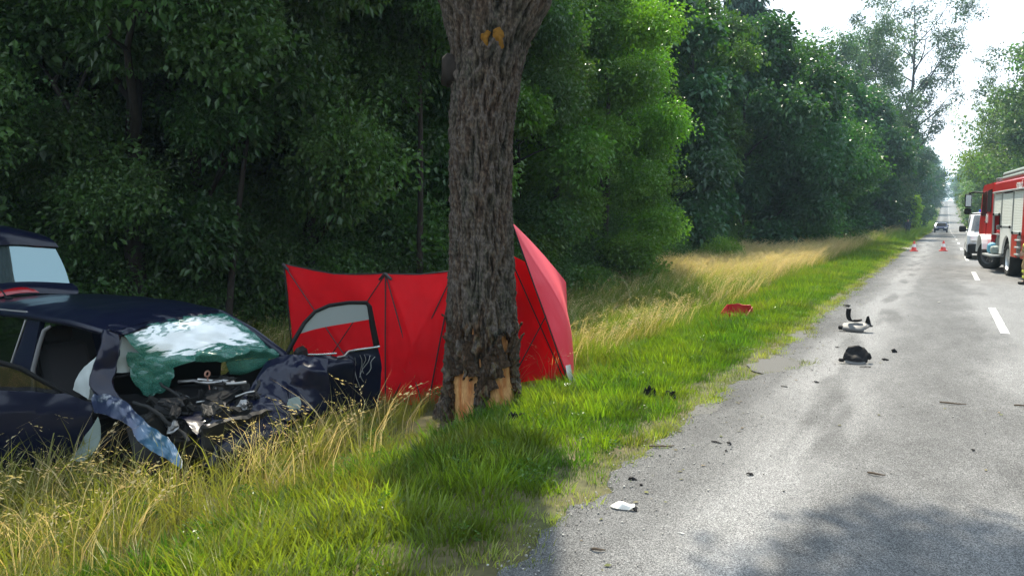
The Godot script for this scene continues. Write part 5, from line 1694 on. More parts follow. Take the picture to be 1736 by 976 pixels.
# x = 0 is the engine's left flank, -z its front, the rear axle at z = 0
func make_fire_engine() -> void:
	rng.seed = 800
	var e := thing("fire_engine", "red fire engine with pale roller shutters parked in the right lane", "fire engine", V(1.62, 0, -27.4), deg_to_rad(6.5))
	var w := 2.45
	var red: Material = M.fire_red
	# cab: side outline pushed across the width
	var cab := Buf.new()
	var prof := PackedVector2Array([Vector2(-4.78, 0.62), Vector2(-4.84, 1.3), Vector2(-4.74, 1.75), Vector2(-4.5, 2.72), Vector2(-4.25, 2.88), Vector2(-2.42, 2.9), Vector2(-2.42, 0.62), Vector2(-2.95, 0.62), Vector2(-3.0, 0.95), Vector2(-3.2, 1.14), Vector2(-3.55, 1.22), Vector2(-3.9, 1.14), Vector2(-4.08, 0.95), Vector2(-4.14, 0.62)])
	var flip := Transform3D(Basis(V(0, 0, 1), V(0, 1, 0), V(-1, 0, 0)), V(0, 0, 0))
	cab.slab(prof, -w, 0.0, flip)
	put("cab", cab.mesh(false, true), red, e)
	var ws := Buf.new()
	ws.box(V(2.2, 0.95, 0.03), Transform3D(Basis(Vector3.RIGHT, 0.235), V(w / 2, 2.2, -4.655)), 0.02)
	put("windscreen", ws.mesh(false, true), M.dark_glass, e)
	for s in [-0.006, w + 0.006]:
		var g := Buf.new()
		g.slab(PackedVector2Array([Vector2(-4.42, 1.82), Vector2(-4.28, 2.6), Vector2(-3.55, 2.66), Vector2(-3.5, 1.82)]), -0.012, 0.012, Transform3D(flip.basis, V(s, 0, 0)))
		put("side_window", g.mesh(false, true), M.dark_glass, e)
		g = Buf.new()
		g.slab(PackedVector2Array([Vector2(-3.36, 1.95), Vector2(-3.36, 2.66), Vector2(-2.66, 2.7), Vector2(-2.66, 1.95)]), -0.012, 0.012, Transform3D(flip.basis, V(s, 0, 0)))
		put("side_window", g.mesh(false, true), M.interior, e)
		block("door_gap", V(0.01, 1.55, 0.02), V(s, 1.85, -3.43), M.interior, e, V(0, 0, 0), 0.002)
		block("door_handle", V(0.03, 0.05, 0.18), V(s * 1.01 - (0.01 if s < 0 else -0.01), 1.62, -3.62), M.black_plastic, e)
		# mirror arms reach forward of the cab
		var sg: float = -1.0 if s < 1 else 1.0
		var mr := Node3D.new()
		mr.name = "mirror" if s < 1 else "mirror_001"
		e.add_child(mr, true)
		rod("arm", [V(s, 2.62, -4.3), V(s + sg * 0.2, 2.66, -4.7), V(s + sg * 0.34, 2.62, -4.95)], 0.03, M.black_plastic, mr)
		rod("arm", [V(s, 1.9, -4.5), V(s + sg * 0.25, 1.88, -4.8), V(s + sg * 0.34, 1.95, -4.95)], 0.025, M.black_plastic, mr)
		block("head", V(0.22, 0.5, 0.12), V(s + sg * 0.36, 2.36, -4.98), M.black_plastic, mr, V(0, sg * 0.2, 0), 0.04)
		block("head", V(0.22, 0.22, 0.12), V(s + sg * 0.36, 1.98, -4.98), M.black_plastic, mr, V(0, sg * 0.2, 0), 0.04)
		block("mirror_glass", V(0.17, 0.4, 0.01), V(s + sg * 0.36, 2.36, -4.912), M.mirror_face, mr, V(0, sg * 0.2, 0), 0.002)
	lettering("door_number", "01", 0.3, Transform3D(Basis(Vector3.UP, -PI / 2), V(-0.012, 1.72, -3.3)), M.white_panel, e)
	# body
	var bw := Buf.new()
	bw.box(V(w, 0.34, 5.0), Transform3D(Basis(), V(w / 2, 2.72, 0.12)), 0.05)
	put("roof_band", bw.mesh(false, true), red, e)
	lettering("fire_service_word", "STRAŻ", 0.2, Transform3D(Basis(Vector3.UP, -PI / 2), V(-0.012, 2.64, 1.5)), M.white_panel, e)
	block("body_core", V(w - 0.36, 1.98, 4.9), V(w / 2, 1.56, 0.12), M.interior, e)
	for sd in 2:
		var X := 0.03 if sd == 0 else w - 0.03
		var sg := -1.0 if sd == 0 else 1.0
		block("gutter_rail", V(0.05, 0.05, 4.96), V(X + sg * 0.05, 2.56, 0.12), M.silver, e)
		for q in [[-2.4, -2.3, 1.2, 2.54], [-1.06, -0.94, 0.62, 2.54], [0.62, 0.74, 0.62, 2.54], [2.02, 2.62, 0.62, 2.54]]:
			block("body_post", V(0.06, q[3] - q[2], q[1] - q[0]), V(X, (q[2] + q[3]) / 2, (q[0] + q[1]) / 2), M.silver if q[1] < 0.0 or q[1] < 0.8 and q[0] > 0 else red, e)
		# roller shutters: slats
		for q in [[-2.3, -1.06, 1.84], [-0.94, 0.62, 1.46], [0.74, 2.02, 1.3]]:
			var sh := Node3D.new()
			sh.name = "roller_shutter"
			var kk := 1
			while e.has_node(NodePath(sh.name)):
				sh.name = "roller_shutter_%03d" % kk
				kk += 1
			e.add_child(sh, true)
			var n := int((2.53 - q[2]) / 0.045)
			var sb := Buf.new()
			for k in n:
				sb.box(V(0.03, 0.042, q[1] - q[0] - 0.02), Transform3D(Basis(), V(X, q[2] + 0.0225 + k * 0.045, (q[0] + q[1]) / 2)), 0.008)
			tag(put("slat", sb.mesh(false, true), M.shutter, sh), "", "", "", "stuff")
			block("bottom_bar", V(0.05, 0.08, q[1] - q[0] - 0.02), V(X + sg * 0.01, q[2] + 0.02, (q[0] + q[1]) / 2), M.silver, sh)
			for z in [q[0] + 0.14, q[1] - 0.14]:
				block("latch", V(0.05, 0.08, 0.12), V(X + sg * 0.04, q[2] + 0.02, z), M.black_plastic, sh)
		# skirts with the wheel arch cut out
		var arc := PackedVector2Array([Vector2(-1.0, 0.64)])
		for k in 13:
			var an := PI - PI * k / 12.0
			arc.append(Vector2(cos(an) * 0.66, maxf(0.64, 0.5 + sin(an) * 0.72)))
		arc.append_array([Vector2(0.72, 0.64), Vector2(0.72, 1.44), Vector2(-1.0, 1.44)])
		var ap := Buf.new()
		ap.slab(arc, -0.03, 0.03, Transform3D(flip.basis, V(X, 0, 0)))
		put("wheel_arch_panel", ap.mesh(false, true), M.white_panel, e)
		block("rear_skirt", V(0.06, 0.66, 0.7), V(X, 0.95, 1.07), red, e)
		block("rear_skirt", V(0.05, 0.6, 0.56), V(X, 0.95, 1.72), M.grey_plastic, e)
		for k in 3:
			block("step_tread", V(0.12, 0.05, 0.5), V(X + sg * 0.03, 0.72 + 0.2 * k, 1.72), M.silver, e)
		block("rear_corner", V(0.06, 0.66, 0.6), V(X, 0.95, 2.32), red, e)
	# open locker between cab and rear wheel
	for q in [[V(0.3, 0.12, 0.5), V(0.2, 1.3, -1.7), "fire_red"], [V(0.26, 0.2, 0.3), V(0.2, 1.46, -1.4), "engine"], [V(0.26, 0.16, 0.3), V(0.2, 1.44, -1.98), "dull_steel"], [V(0.28, 0.3, 0.4), V(0.2, 0.98, -1.4), "grey_plastic"], [V(0.28, 0.26, 0.4), V(0.2, 0.96, -1.92), "engine"]]:
		block("stowed_equipment", q[0], q[1], M[q[2]], e, V(0, 0, 0), 0.03)
	block("locker_shelf", V(0.34, 0.03, 1.24), V(0.2, 1.22, -1.68), M.silver, e)
	block("locker_shelf", V(0.34, 0.03, 1.24), V(0.2, 0.78, -1.68), M.silver, e)
	block("locker_divider", V(0.3, 0.44, 0.05), V(0.18, 1.0, -1.66), M.silver, e)
	block("running_board", V(0.5, 0.06, 1.5), V(0.02, 0.56, -1.75), M.silver, e)
	# front mudguard, bumper, lamps
	for X in [0.0, w]:
		var mg := Buf.new()
		var pts := []
		for k in 11:
			var an := PI * 0.02 + PI * 0.9 * k / 10.0
			pts.append(V(X, 0.55 + sin(an) * 0.62, -3.55 - cos(an) * 0.62))
		for k in 10:
			var d: Vector3 = (pts[k + 1] - pts[k])
			mg.box(V(0.34, 0.05, d.length() + 0.03), Transform3D(Basis.looking_at(d, Vector3.UP), (pts[k] + pts[k + 1]) * 0.5), 0.012)
		put("mudguard", mg.mesh(false, true), M.white_panel, e)
		block("headlamp", V(0.34, 0.2, 0.06), V(absf(X - 0.3), 0.85, -4.84), M.lamp_glass, e)
		block("tail_lamp", V(0.16, 0.4, 0.04), V(absf(X - 0.16), 0.95, 2.64), M.lamp_red, e)
	block("front_bumper", V(w, 0.36, 0.25), V(w / 2, 0.56, -4.78), M.white_panel, e, V(0, 0, 0), 0.05)
	block("grille", V(1.7, 0.4, 0.04), V(w / 2, 1.2, -4.85), M.black_plastic, e)
	block("rear_wall", V(w - 0.1, 1.9, 0.06), V(w / 2, 1.6, 2.6), M.shutter, e)
	block("rear_bumper", V(w, 0.2, 0.2), V(w / 2, 0.5, 2.62), M.black_plastic, e)
	block("chassis_beam", V(0.9, 0.26, 7.2), V(w / 2, 0.62, -1.1), M.black_plastic, e)
	block("fuel_tank", V(0.5, 0.34, 0.9), V(0.45, 0.42, -1.5), M.black_plastic, e)
	# wheels: front pair steered to the left
	for X in [0.2, w - 0.2]:
		wheel(e, Transform3D(Basis(Vector3.UP, 0.55), V(X, 0.5, -3.55)), 0.5, 0.3, M.grey_plastic, 10)
		wheel(e, Transform3D(Basis(), V(X, 0.5, 0.0)), 0.5, 0.32, M.silver, 10)
	block("axle", V(w - 0.5, 0.16, 0.16), V(w / 2, 0.5, 0.0), M.black_plastic, e)
	# roof load
	var rl := Buf.new()
	for k in 3:
		rl.tube([V(0.22 + 0.02 * k, 3.0 + 0.12 * (k % 2), -2.0), V(0.22 + 0.02 * k, 3.03 + 0.12 * (k % 2), 2.3)], 0.085, 10)
		rl.tube([V(0.45 + 0.2 * k, 3.02, -1.6), V(0.45 + 0.2 * k, 3.05, 2.3)], 0.09, 10)
	put("suction_hose", rl.mesh(), M.hose_grey, e)
	var ladder := Node3D.new()
	ladder.name = "ladder"
	e.add_child(ladder, true)
	for X in [1.3, 1.75]:
		block("rail", V(0.05, 0.09, 4.2), V(X, 3.12, 0.3), M.alloy, ladder)
	for k in 13:
		block("rung", V(0.45, 0.035, 0.035), V(1.525, 3.12, -1.7 + k * 0.33), M.alloy, ladder, V(0, 0, 0), 0.006)
	block("roof_box", V(0.5, 0.14, 0.5), V(0.35, 2.98, -2.55), M.dull_steel, e)
	block("roof_box", V(0.7, 0.12, 0.6), V(1.2, 2.96, -3.4), red, e, V(0, 0, 0), 0.04)
	for X in [0.5, w - 0.5]:
		var bl := Buf.new()
		bl.lathe([Vector2(0.0, 0.16), Vector2(0.07, 0.15), Vector2(0.1, 0.08), Vector2(0.1, 0.0)], 14, Transform3D(Basis(), V(X, 2.88, -4.0)))
		put("beacon", bl.mesh(), M.blue_lens, e)
	block("visor", V(2.2, 0.1, 0.2), V(w / 2, 2.74, -4.56), red, e)
	# bags laid on the running board
	var base := Transform3D(Basis(Vector3.UP, deg_to_rad(6.5)), V(1.62, 0, -27.4))
	for q in [[V(0.0, 0.595, -2.1), V(0.28, 0.34, 0.4), "light blue bag on the fire engine's running board beside its steered front wheel"], [V(0.02, 0.595, -1.62), V(0.3, 0.26, 0.42), "pale blue-grey bundle on the running board, nearer the rear wheel"]]:
		var b := Buf.new()
		var sz: Vector3 = q[1]
		for j in 13:
			for i in 21:
				var th := PI * j / 12.0
				var ph := TAU * (i % 20) / 20.0
				var n := V(sin(th) * cos(ph), -cos(th), sin(th) * sin(ph))
				var s := V(signf(n.x) * pow(absf(n.x), 0.6), signf(n.y) * pow(absf(n.y), 0.6), signf(n.z) * pow(absf(n.z), 0.6)) * 0.5
				b.p((s + V(0, 0.5, 0) + n * nz.get_noise_3dv(n * 40.0 + q[0] * 90.0) * 0.12) * sz)
		for j in 12:
			for i in 20:
				b.q(j * 21 + i, j * 21 + i + 21, j * 21 + i + 22, j * 21 + i + 1)
		var o := put("bag", b.mesh(), M.blue_bag if q[0].z < -2 else M.hose_grey)
		o.transform = base * Transform3D(Basis(), q[0])
		tag(o, q[2], "bag")


# a road vehicle from its side outline (x forward = -z) with narrowing glasshouse
func shell(prof: Array, w: float, waist: float, tuck: float) -> Buf:
	var b := Buf.new()
	var n := prof.size()
	var steps := 9
	for i in steps + 1:
		var s := float(i) / steps * 2.0 - 1.0
		for k in n:
			var p: Vector2 = prof[k]
			var half := w / 2 - tuck * smoothstep(waist, waist + 0.6, p.y)
			# round the flanks a little towards the ends
			var bow := 1.0 - 0.1 * pow(absf(s), 6.0)
			b.p(V(s * half, lerpf(p.y, waist * 0.9, 0.06 * pow(absf(s), 5.0)), p.x * bow))
	for i in steps:
		for k in n:
			var k2 := (k + 1) % n
			b.q(i * n + k, i * n + k2, (i + 1) * n + k2, (i + 1) * n + k)
	var poly := PackedVector2Array()
	for p in prof:
		poly.append(p)
	var tr := Geometry2D.triangulate_polygon(poly)
	for k in range(0, tr.size(), 3):
		b.tri(tr[k], tr[k + 1], tr[k + 2])
		b.tri(steps * n + tr[k], steps * n + tr[k + 2], steps * n + tr[k + 1])
	return b


func make_far_vehicles() -> void:
	# white van facing the camera beyond the fire engine
	var v := thing("van", "white van with blue roof bar facing the camera, mostly hidden by the fire engine", "van", V(1.78, 0, -39.4), PI)
	var pr := [Vector2(2.3, 0.3), Vector2(2.3, 1.9), Vector2(2.1, 2.0), Vector2(-1.1, 1.98), Vector2(-1.35, 1.86), Vector2(-1.95, 1.16), Vector2(-2.35, 1.02), Vector2(-2.42, 0.7), Vector2(-2.4, 0.3)]
	put("body", shell(pr, 1.9, 1.0, 0.13).mesh(false, true), M.white_paint, v)
	panel("windscreen", [[V(-0.72, 1.86, -1.385), V(0, 1.88, -1.4), V(0.72, 1.86, -1.385)], [V(-0.82, 1.2, -1.95), V(0, 1.22, -1.97), V(0.82, 1.2, -1.95)]], 8, 6, M.dark_glass, v, 0.0, 1.0, 0.01)
	for s in [-1.0, 1.0]:
		panel("side_window", [[V(0.835 * s, 1.78, -1.2), V(0.835 * s, 1.78, -0.3)], [V(0.955 * s, 1.15, -1.75), V(0.955 * s, 1.15, -0.3)]], 4, 4, M.dark_glass, v, 0.0, 1.0, 0.01)
		block("headlamp", V(0.3, 0.24, 0.08), V(0.72 * s, 0.9, -2.4), M.lamp_glass, v, V(0, 0, 0), 0.03)
		block("door_mirror", V(0.26, 0.26, 0.12), V(1.12 * s, 1.28, -1.45), M.black_plastic, v, V(0, 0, 0), 0.04)
		rod("mirror_arm", [V(0.9 * s, 1.22, -1.5), V(1.06 * s, 1.26, -1.46)], 0.03, M.black_plastic, v)
		for z in [-1.45, 1.5]:
			wheel(v, Transform3D(Basis(), V(0.84 * s, 0.33, z)), 0.33, 0.22, M.dull_steel)
	block("grille", V(1.0, 0.16, 0.06), V(0, 0.86, -2.42), M.black_plastic, v)
	block("front_bumper", V(1.86, 0.4, 0.16), V(0, 0.48, -2.4), M.black_plastic, v, V(0, 0, 0), 0.05)
	block("licence_plate", V(0.52, 0.11, 0.02), V(0, 0.52, -2.49), M.white_panel, v)
	block("roof_light_bar", V(1.1, 0.12, 0.26), V(0, 2.04, -0.9), M.blue_lens, v, V(0, 0, 0), 0.04)
	# dark blue car far down the left lane
	var c := thing("car", "dark blue car with bright headlights facing the camera far down the road", "car", V(-0.5, rise(131.0), -131.0), PI)
	pr = [Vector2(2.0, 0.3), Vector2(2.05, 0.85), Vector2(1.85, 1.0), Vector2(1.4, 1.4), Vector2(0.4, 1.48), Vector2(-0.4, 1.44), Vector2(-1.05, 0.98), Vector2(-1.85, 0.84), Vector2(-2.05, 0.65), Vector2(-2.05, 0.28)]
	put("body", shell(pr, 1.78, 0.9, 0.2).mesh(false, true), M.dark_blue_paint, c)
	panel("windscreen", [[V(-0.56, 1.4, -0.43), V(0, 1.42, -0.45), V(0.56, 1.4, -0.43)], [V(-0.7, 1.0, -1.06), V(0, 1.02, -1.08), V(0.7, 1.0, -1.06)]], 8, 6, M.interior, c, 0.0, 1.0, 0.01)
	for s in [-1.0, 1.0]:
		block("headlamp", V(0.36, 0.16, 0.1), V(0.62 * s, 0.7, -2.0), M.lamp_glass, c, V(0, 0, 0), 0.04)
		block("door_mirror", V(0.2, 0.14, 0.1), V(0.96 * s, 1.02, -0.85), M.dark_blue_paint, c, V(0, 0, 0), 0.04)
		for z in [-1.3, 1.3]:
			wheel(c, Transform3D(Basis(), V(0.78 * s, 0.31, z)), 0.31, 0.2, M.alloy)
	block("grille", V(0.7, 0.14, 0.05), V(0, 0.62, -2.05), M.black_plastic, c)
	block("licence_plate", V(0.52, 0.11, 0.02), V(0, 0.45, -2.08), M.white_panel, c)


# tapered capsules melted into one skin (surface nets). bones: [from, to, r0, r1]
func skin_of(bones: Array, cell: float, k: float, b: Buf) -> void:
	var lo := Vector3(1e9, 1e9, 1e9)
	var hi := -lo
	for q in bones:
		var r: float = maxf(q[2], q[3]) + k * 2.0 + cell * 2.0
		lo = lo.min((q[0] as Vector3).min(q[1]) - Vector3(r, r, r))
		hi = hi.max((q[0] as Vector3).max(q[1]) + Vector3(r, r, r))
	var n := Vector3i(((hi - lo) / cell).ceil()) + Vector3i(2, 2, 2)
	var f := PackedFloat32Array()
	f.resize(n.x * n.y * n.z)
	for q in bones:
		var p0: Vector3 = q[0]
		var p1: Vector3 = q[1]
		var d := p1 - p0
		var l2 := maxf(d.length_squared(), 1e-9)
		var r: float = maxf(q[2], q[3]) + k * 2.0 + cell
		var a := Vector3i(((p0.min(p1) - Vector3(r, r, r) - lo) / cell).floor()).clamp(Vector3i.ZERO, n - Vector3i.ONE)
		var e := Vector3i(((p0.max(p1) + Vector3(r, r, r) - lo) / cell).ceil()).clamp(Vector3i.ZERO, n - Vector3i.ONE)
		for z in range(a.z, e.z + 1):
			for y in range(a.y, e.y + 1):
				for x in range(a.x, e.x + 1):
					var p := lo + Vector3(x, y, z) * cell
					var s := clampf((p - p0).dot(d) / l2, 0, 1)
					var dist := p.distance_to(p0 + d * s) - lerpf(q[2], q[3], s)
					f[(z * n.y + y) * n.x + x] += exp(-dist / k)
	var at := {}
	var first := b.v.size()
	for z in n.z - 1:
		for y in n.y - 1:
			for x in n.x - 1:
				var i := (z * n.y + y) * n.x + x
				var c := [f[i], f[i + 1], f[i + n.x], f[i + n.x + 1], f[i + n.x * n.y], f[i + n.x * n.y + 1], f[i + n.x * n.y + n.x], f[i + n.x * n.y + n.x + 1]]
				var inside := 0
				for g in c:
					inside += 1 if g > 1.0 else 0
				if inside == 0 or inside == 8:
					continue
				var sum := Vector3.ZERO
				var m := 0
				for ed in [[0, 1], [2, 3], [4, 5], [6, 7], [0, 2], [1, 3], [4, 6], [5, 7], [0, 4], [1, 5], [2, 6], [3, 7]]:
					var ga: float = c[ed[0]]
					var gb: float = c[ed[1]]
					if (ga > 1.0) != (gb > 1.0):
						var da := -log(maxf(ga, 1e-12))
						var db := -log(maxf(gb, 1e-12))
						var s := da / (da - db)
						var pa := Vector3(ed[0] & 1, (ed[0] >> 1) & 1, ed[0] >> 2)
						var pb := Vector3(ed[1] & 1, (ed[1] >> 1) & 1, ed[1] >> 2)
						sum += pa.lerp(pb, s)
						m += 1
				at[i] = b.p(lo + (Vector3(x, y, z) + sum / m) * cell)
	var st := [1, n.x, n.x * n.y]
	for i: int in at:
		for ax in 3:
			var s0: int = st[(ax + 1) % 3]
			var s1: int = st[(ax + 2) % 3]
			var g0 := f[i] > 1.0
			var g1: bool = f[i + st[ax]] > 1.0
			if g0 != g1 and at.has(i - s0) and at.has(i - s1) and at.has(i - s0 - s1):
				if g0:
					b.q(at[i], at[i - s1], at[i - s0 - s1], at[i - s0])
				else:
					b.q(at[i], at[i - s0], at[i - s0 - s1], at[i - s1])


# a standing figure of 1.78 m facing -z; joints j may be overridden
func joints(over: Dictionary) -> Dictionary:
	var j := {"head": V(0, 1.64, -0.01), "neck": V(0, 1.5, 0.01), "chest": V(0, 1.3, 0.01), "waist": V(0, 1.06, 0), "hip": V(0, 0.94, 0), "ls": V(-0.19, 1.42, 0.01), "rs": V(0.19, 1.42, 0.01), "le": V(-0.26, 1.14, 0.04), "re": V(0.26, 1.14, 0.04), "lw": V(-0.27, 0.9, -0.05), "rw": V(0.27, 0.9, -0.05), "lh": V(-0.1, 0.92, 0), "rh": V(0.1, 0.92, 0), "lk": V(-0.12, 0.5, -0.03), "rk": V(0.12, 0.5, -0.03), "la": V(-0.13, 0.09, 0.03), "ra": V(0.13, 0.09, 0.03)}
	j.merge(over, true)
	return j


func figure_bones(j: Dictionary, x: float, head := true) -> Array:
	var b := [[j.chest, j.waist, 0.125 + x, 0.105 + x], [j.chest + V(-0.07, 0.04, 0), j.waist + V(-0.05, 0, 0), 0.1 + x, 0.1 + x], [j.chest + V(0.07, 0.04, 0), j.waist + V(0.05, 0, 0), 0.1 + x, 0.1 + x], [j.ls, j.rs, 0.065 + x, 0.065 + x], [j.neck, j.chest, 0.055 + x, 0.1 + x], [j.waist, j.hip, 0.11 + x, 0.12 + x], [j.lh, j.rh, 0.1 + x, 0.1 + x]]
	for s in ["l", "r"]:
		b.append([j[s + "s"], j[s + "e"], 0.055 + x, 0.043 + x])
		b.append([j[s + "e"], j[s + "w"], 0.043 + x, 0.03 + x])
		b.append([j[s + "h"], j[s + "k"], 0.088 + x, 0.058 + x])
		b.append([j[s + "k"], j[s + "a"], 0.06 + x, 0.04 + x])
		b.append([j[s + "a"], j[s + "a"] + V(0, -0.04, -0.17), 0.045 + x, 0.035 + x])
	if head:
		var h: Vector3 = j.head
		b.append_array([[j.neck, h + V(0, -0.05, 0.01), 0.052, 0.055], [h + V(0, 0.04, 0.02), h + V(0, 0.02, -0.015), 0.09, 0.085], [h + V(0, -0.07, -0.05), h + V(0, -0.02, -0.04), 0.04, 0.055], [h + V(0, 0.005, -0.1), h + V(0, -0.025, -0.115), 0.011, 0.016], [h + V(-0.085, 0.0, 0.01), h + V(-0.088, -0.03, 0.005), 0.014, 0.012], [h + V(0.085, 0.0, 0.01), h + V(0.088, -0.03, 0.005), 0.014, 0.012]])
	return b


func hand_bones(w: Vector3, d: Vector3, side: float) -> Array:
	var x := V(0, 0, -1)
	var b := []
	for k in 4:
		var o := x * (0.032 - 0.021 * k)
		var kn := w + d * 0.095 + o
		b.append([w + d * 0.02 + o * 0.6, kn, 0.014, 0.011])
		var l: float = [0.042, 0.048, 0.045, 0.034][k]
		var m := kn + (d + V(side * -0.25, 0, 0)).normalized() * l
		b.append([kn, m, 0.0095, 0.0085])
		b.append([m, m + (d + V(side * -0.75, 0, 0)).normalized() * l * 0.8, 0.0085, 0.007])
	var t0 := w + d * 0.03 + x * 0.03
	var t1 := t0 + (d * 0.7 + x * 0.7).normalized() * 0.045
	b.append([t0, t1, 0.014, 0.011])
	b.append([t1, t1 + (d + x * 0.3).normalized() * 0.035, 0.01, 0.008])
	return b


func person(label: String, at: Vector3, turn: float, j: Dictionary, wear: Dictionary) -> Node3D:
	var root := thing("person", label, "person", at, turn)
	var b := Buf.new()
	skin_of(figure_bones(j, 0.0), 0.028, 0.014, b)
	for s in ["l", "r"]:
		skin_of(hand_bones(j[s + "w"], (j[s + "w"] - j[s + "e"]).normalized(), -1.0 if s == "l" else 1.0), 0.006, 0.003, b)
	put("body", b.mesh(), M.skin, root)
	var h: Vector3 = j.head
	for s in [-1.0, 1.0]:
		var ey := Buf.new()
		ey.lathe([Vector2(0, -0.012), Vector2(0.009, -0.007), Vector2(0.012, 0), Vector2(0.009, 0.007), Vector2(0, 0.012)], 10, Transform3D(Basis(), h + V(0.033 * s, 0.012, -0.083)))
		put("eye", ey.mesh(), M.boot, root)
	block("mouth", V(0.045, 0.008, 0.01), h + V(0, -0.062, -0.09), M.lamp_red, root, V(0, 0, 0), 0.003)
	var all := figure_bones(j, 0.022, false)
	b = Buf.new()
	skin_of(all.slice(0, 7) + [all[7], all[8], all[12], all[13]], 0.028, 0.014, b)
	# the coat's skirt
	skin_of([[j.waist, j.hip + V(0, -0.06, 0), 0.14, 0.16], [j.lh + V(0, -0.04, 0), j.rh + V(0, -0.04, 0), 0.13, 0.13]], 0.028, 0.02, b)
	put("coat", b.mesh(), M[wear.coat], root)
	b = Buf.new()
	skin_of([all[6], all[9], all[10], all[14], all[15]], 0.028, 0.012, b)
	put("trousers", b.mesh(), M[wear.legs], root)
	for s in ["l", "r"]:
		b = Buf.new()
		var a: Vector3 = j[s + "a"]
		skin_of([[a + V(0, 0.14, 0), a, 0.068, 0.062], [a + V(0, -0.03, 0.02), a + V(0, -0.045, -0.18), 0.055, 0.045]], 0.022, 0.012, b)
		put("boot", b.mesh(), M.boot, root)
	if wear.has("helmet"):
		b = Buf.new()
		b.lathe([Vector2(0.16, -0.02), Vector2(0.13, 0.0), Vector2(0.125, 0.06), Vector2(0.1, 0.12), Vector2(0.05, 0.155), Vector2(0.0, 0.16)], 20, Transform3D(Basis().scaled(V(0.92, 1, 1.12)), h + V(0, 0.03, 0.01)))
		put("helmet", b.mesh(), M[wear.helmet], root)
	else:
		b = Buf.new()
		skin_of([[h + V(0, 0.06, 0.03), h + V(0, 0.05, 0.0), 0.092, 0.088], [h + V(0, 0.0, 0.06), h + V(0, 0.04, 0.05), 0.07, 0.08]], 0.02, 0.01, b)
		put("hair", b.mesh(), M.boot, root)
	if wear.has("bands"):
		for q in [["le", "lw", 0.5], ["re", "rw", 0.5], ["lk", "la", 0.35], ["rk", "ra", 0.35], ["lk", "la", 0.7], ["rk", "ra", 0.7]]:
			var p0: Vector3 = j[q[0]].lerp(j[q[1]], q[2])
			var d: Vector3 = (j[q[1]] - j[q[0]]).normalized() * 0.035
			rod("reflective_band", [p0 - d, p0 + d], 0.088 if q[0][1] == "k" else 0.07, M[wear.bands], root, 14)
		for y in [1.02, 1.2]:
			b = Buf.new()
			b.lathe([Vector2(0.172, -0.03), Vector2(0.176, 0.0), Vector2(0.172, 0.03)], 24, Transform3D(Basis().scaled(V(1.15, 1, 0.88)), V(0, y, 0.0)))
			put("reflective_band", b.mesh(), M[wear.bands], root)
	return root


func make_people() -> void:
	person("firefighter in sand-coloured suit with yellow bands at the picture's right edge, by the fire engine", V(2.01, 0.012, -23.9), 0.9, joints({"re": V(0.3, 1.16, 0.0), "rw": V(0.26, 1.0, -0.2), "lk": V(-0.13, 0.5, -0.08), "la": V(-0.14, 0.09, -0.02)}), {"coat": "cloth_sand", "legs": "cloth_sand", "helmet": "helmet_red", "bands": "reflective_yellow"})
	person("person in dark clothes standing on the left verge far down the road", V(-3.15, ground(-3.15, 84.0), -84.0), PI + 0.4, joints({"lk": V(-0.12, 0.5, -0.1), "la": V(-0.12, 0.09, -0.05)}), {"coat": "cloth_dark", "legs": "cloth_dark"})


# a jagged scrap of sheet, bent along its length
func scrap(called: String, label: String, category: String, at: Vector3, size: Vector3, m: Material, sd: int, turn := 0.0, group := "") -> MeshInstance3D:
	rng.seed = sd
	var b := Buf.new()
	var n := 9
	var rim := []
	for k in n:
		var an := TAU * k / n
		var r := rr(0.55, 1.0)
		rim.append(V(cos(an) * r * size.x / 2, size.y * rr(-0.1, 0.75), sin(an) * r * size.z / 2))
	var mid := V(0, size.y * rr(0.6, 1.0), 0)
	for k in n:
		var i := b.p(mid)
		b.p(rim[k])
		b.p((rim[k] + rim[(k + 1) % n]) * 0.5 * rr(0.8, 1.05) + V(0, size.y * rr(-0.1, 0.2), 0))
		b.p(rim[(k + 1) % n])
		b.tri(i, i + 1, i + 2)
		b.tri(i, i + 2, i + 3)
	b.thicken(minf(0.012, size.y * 0.4))
	var o := put(called, b.mesh(false, true), m)
	o.position = at
	o.rotation.y = turn
	tag(o, label, category, group)
	return o


func on_road(x: float, a: float) -> Vector3:
	var s := clampf((x - ROAD_L) / (ROAD_R - ROAD_L), 0, 1)
	return V(x, 0.03 * (1.0 - pow(absf(s - 0.5) * 2.0, 2.0)) - 0.008, -a)


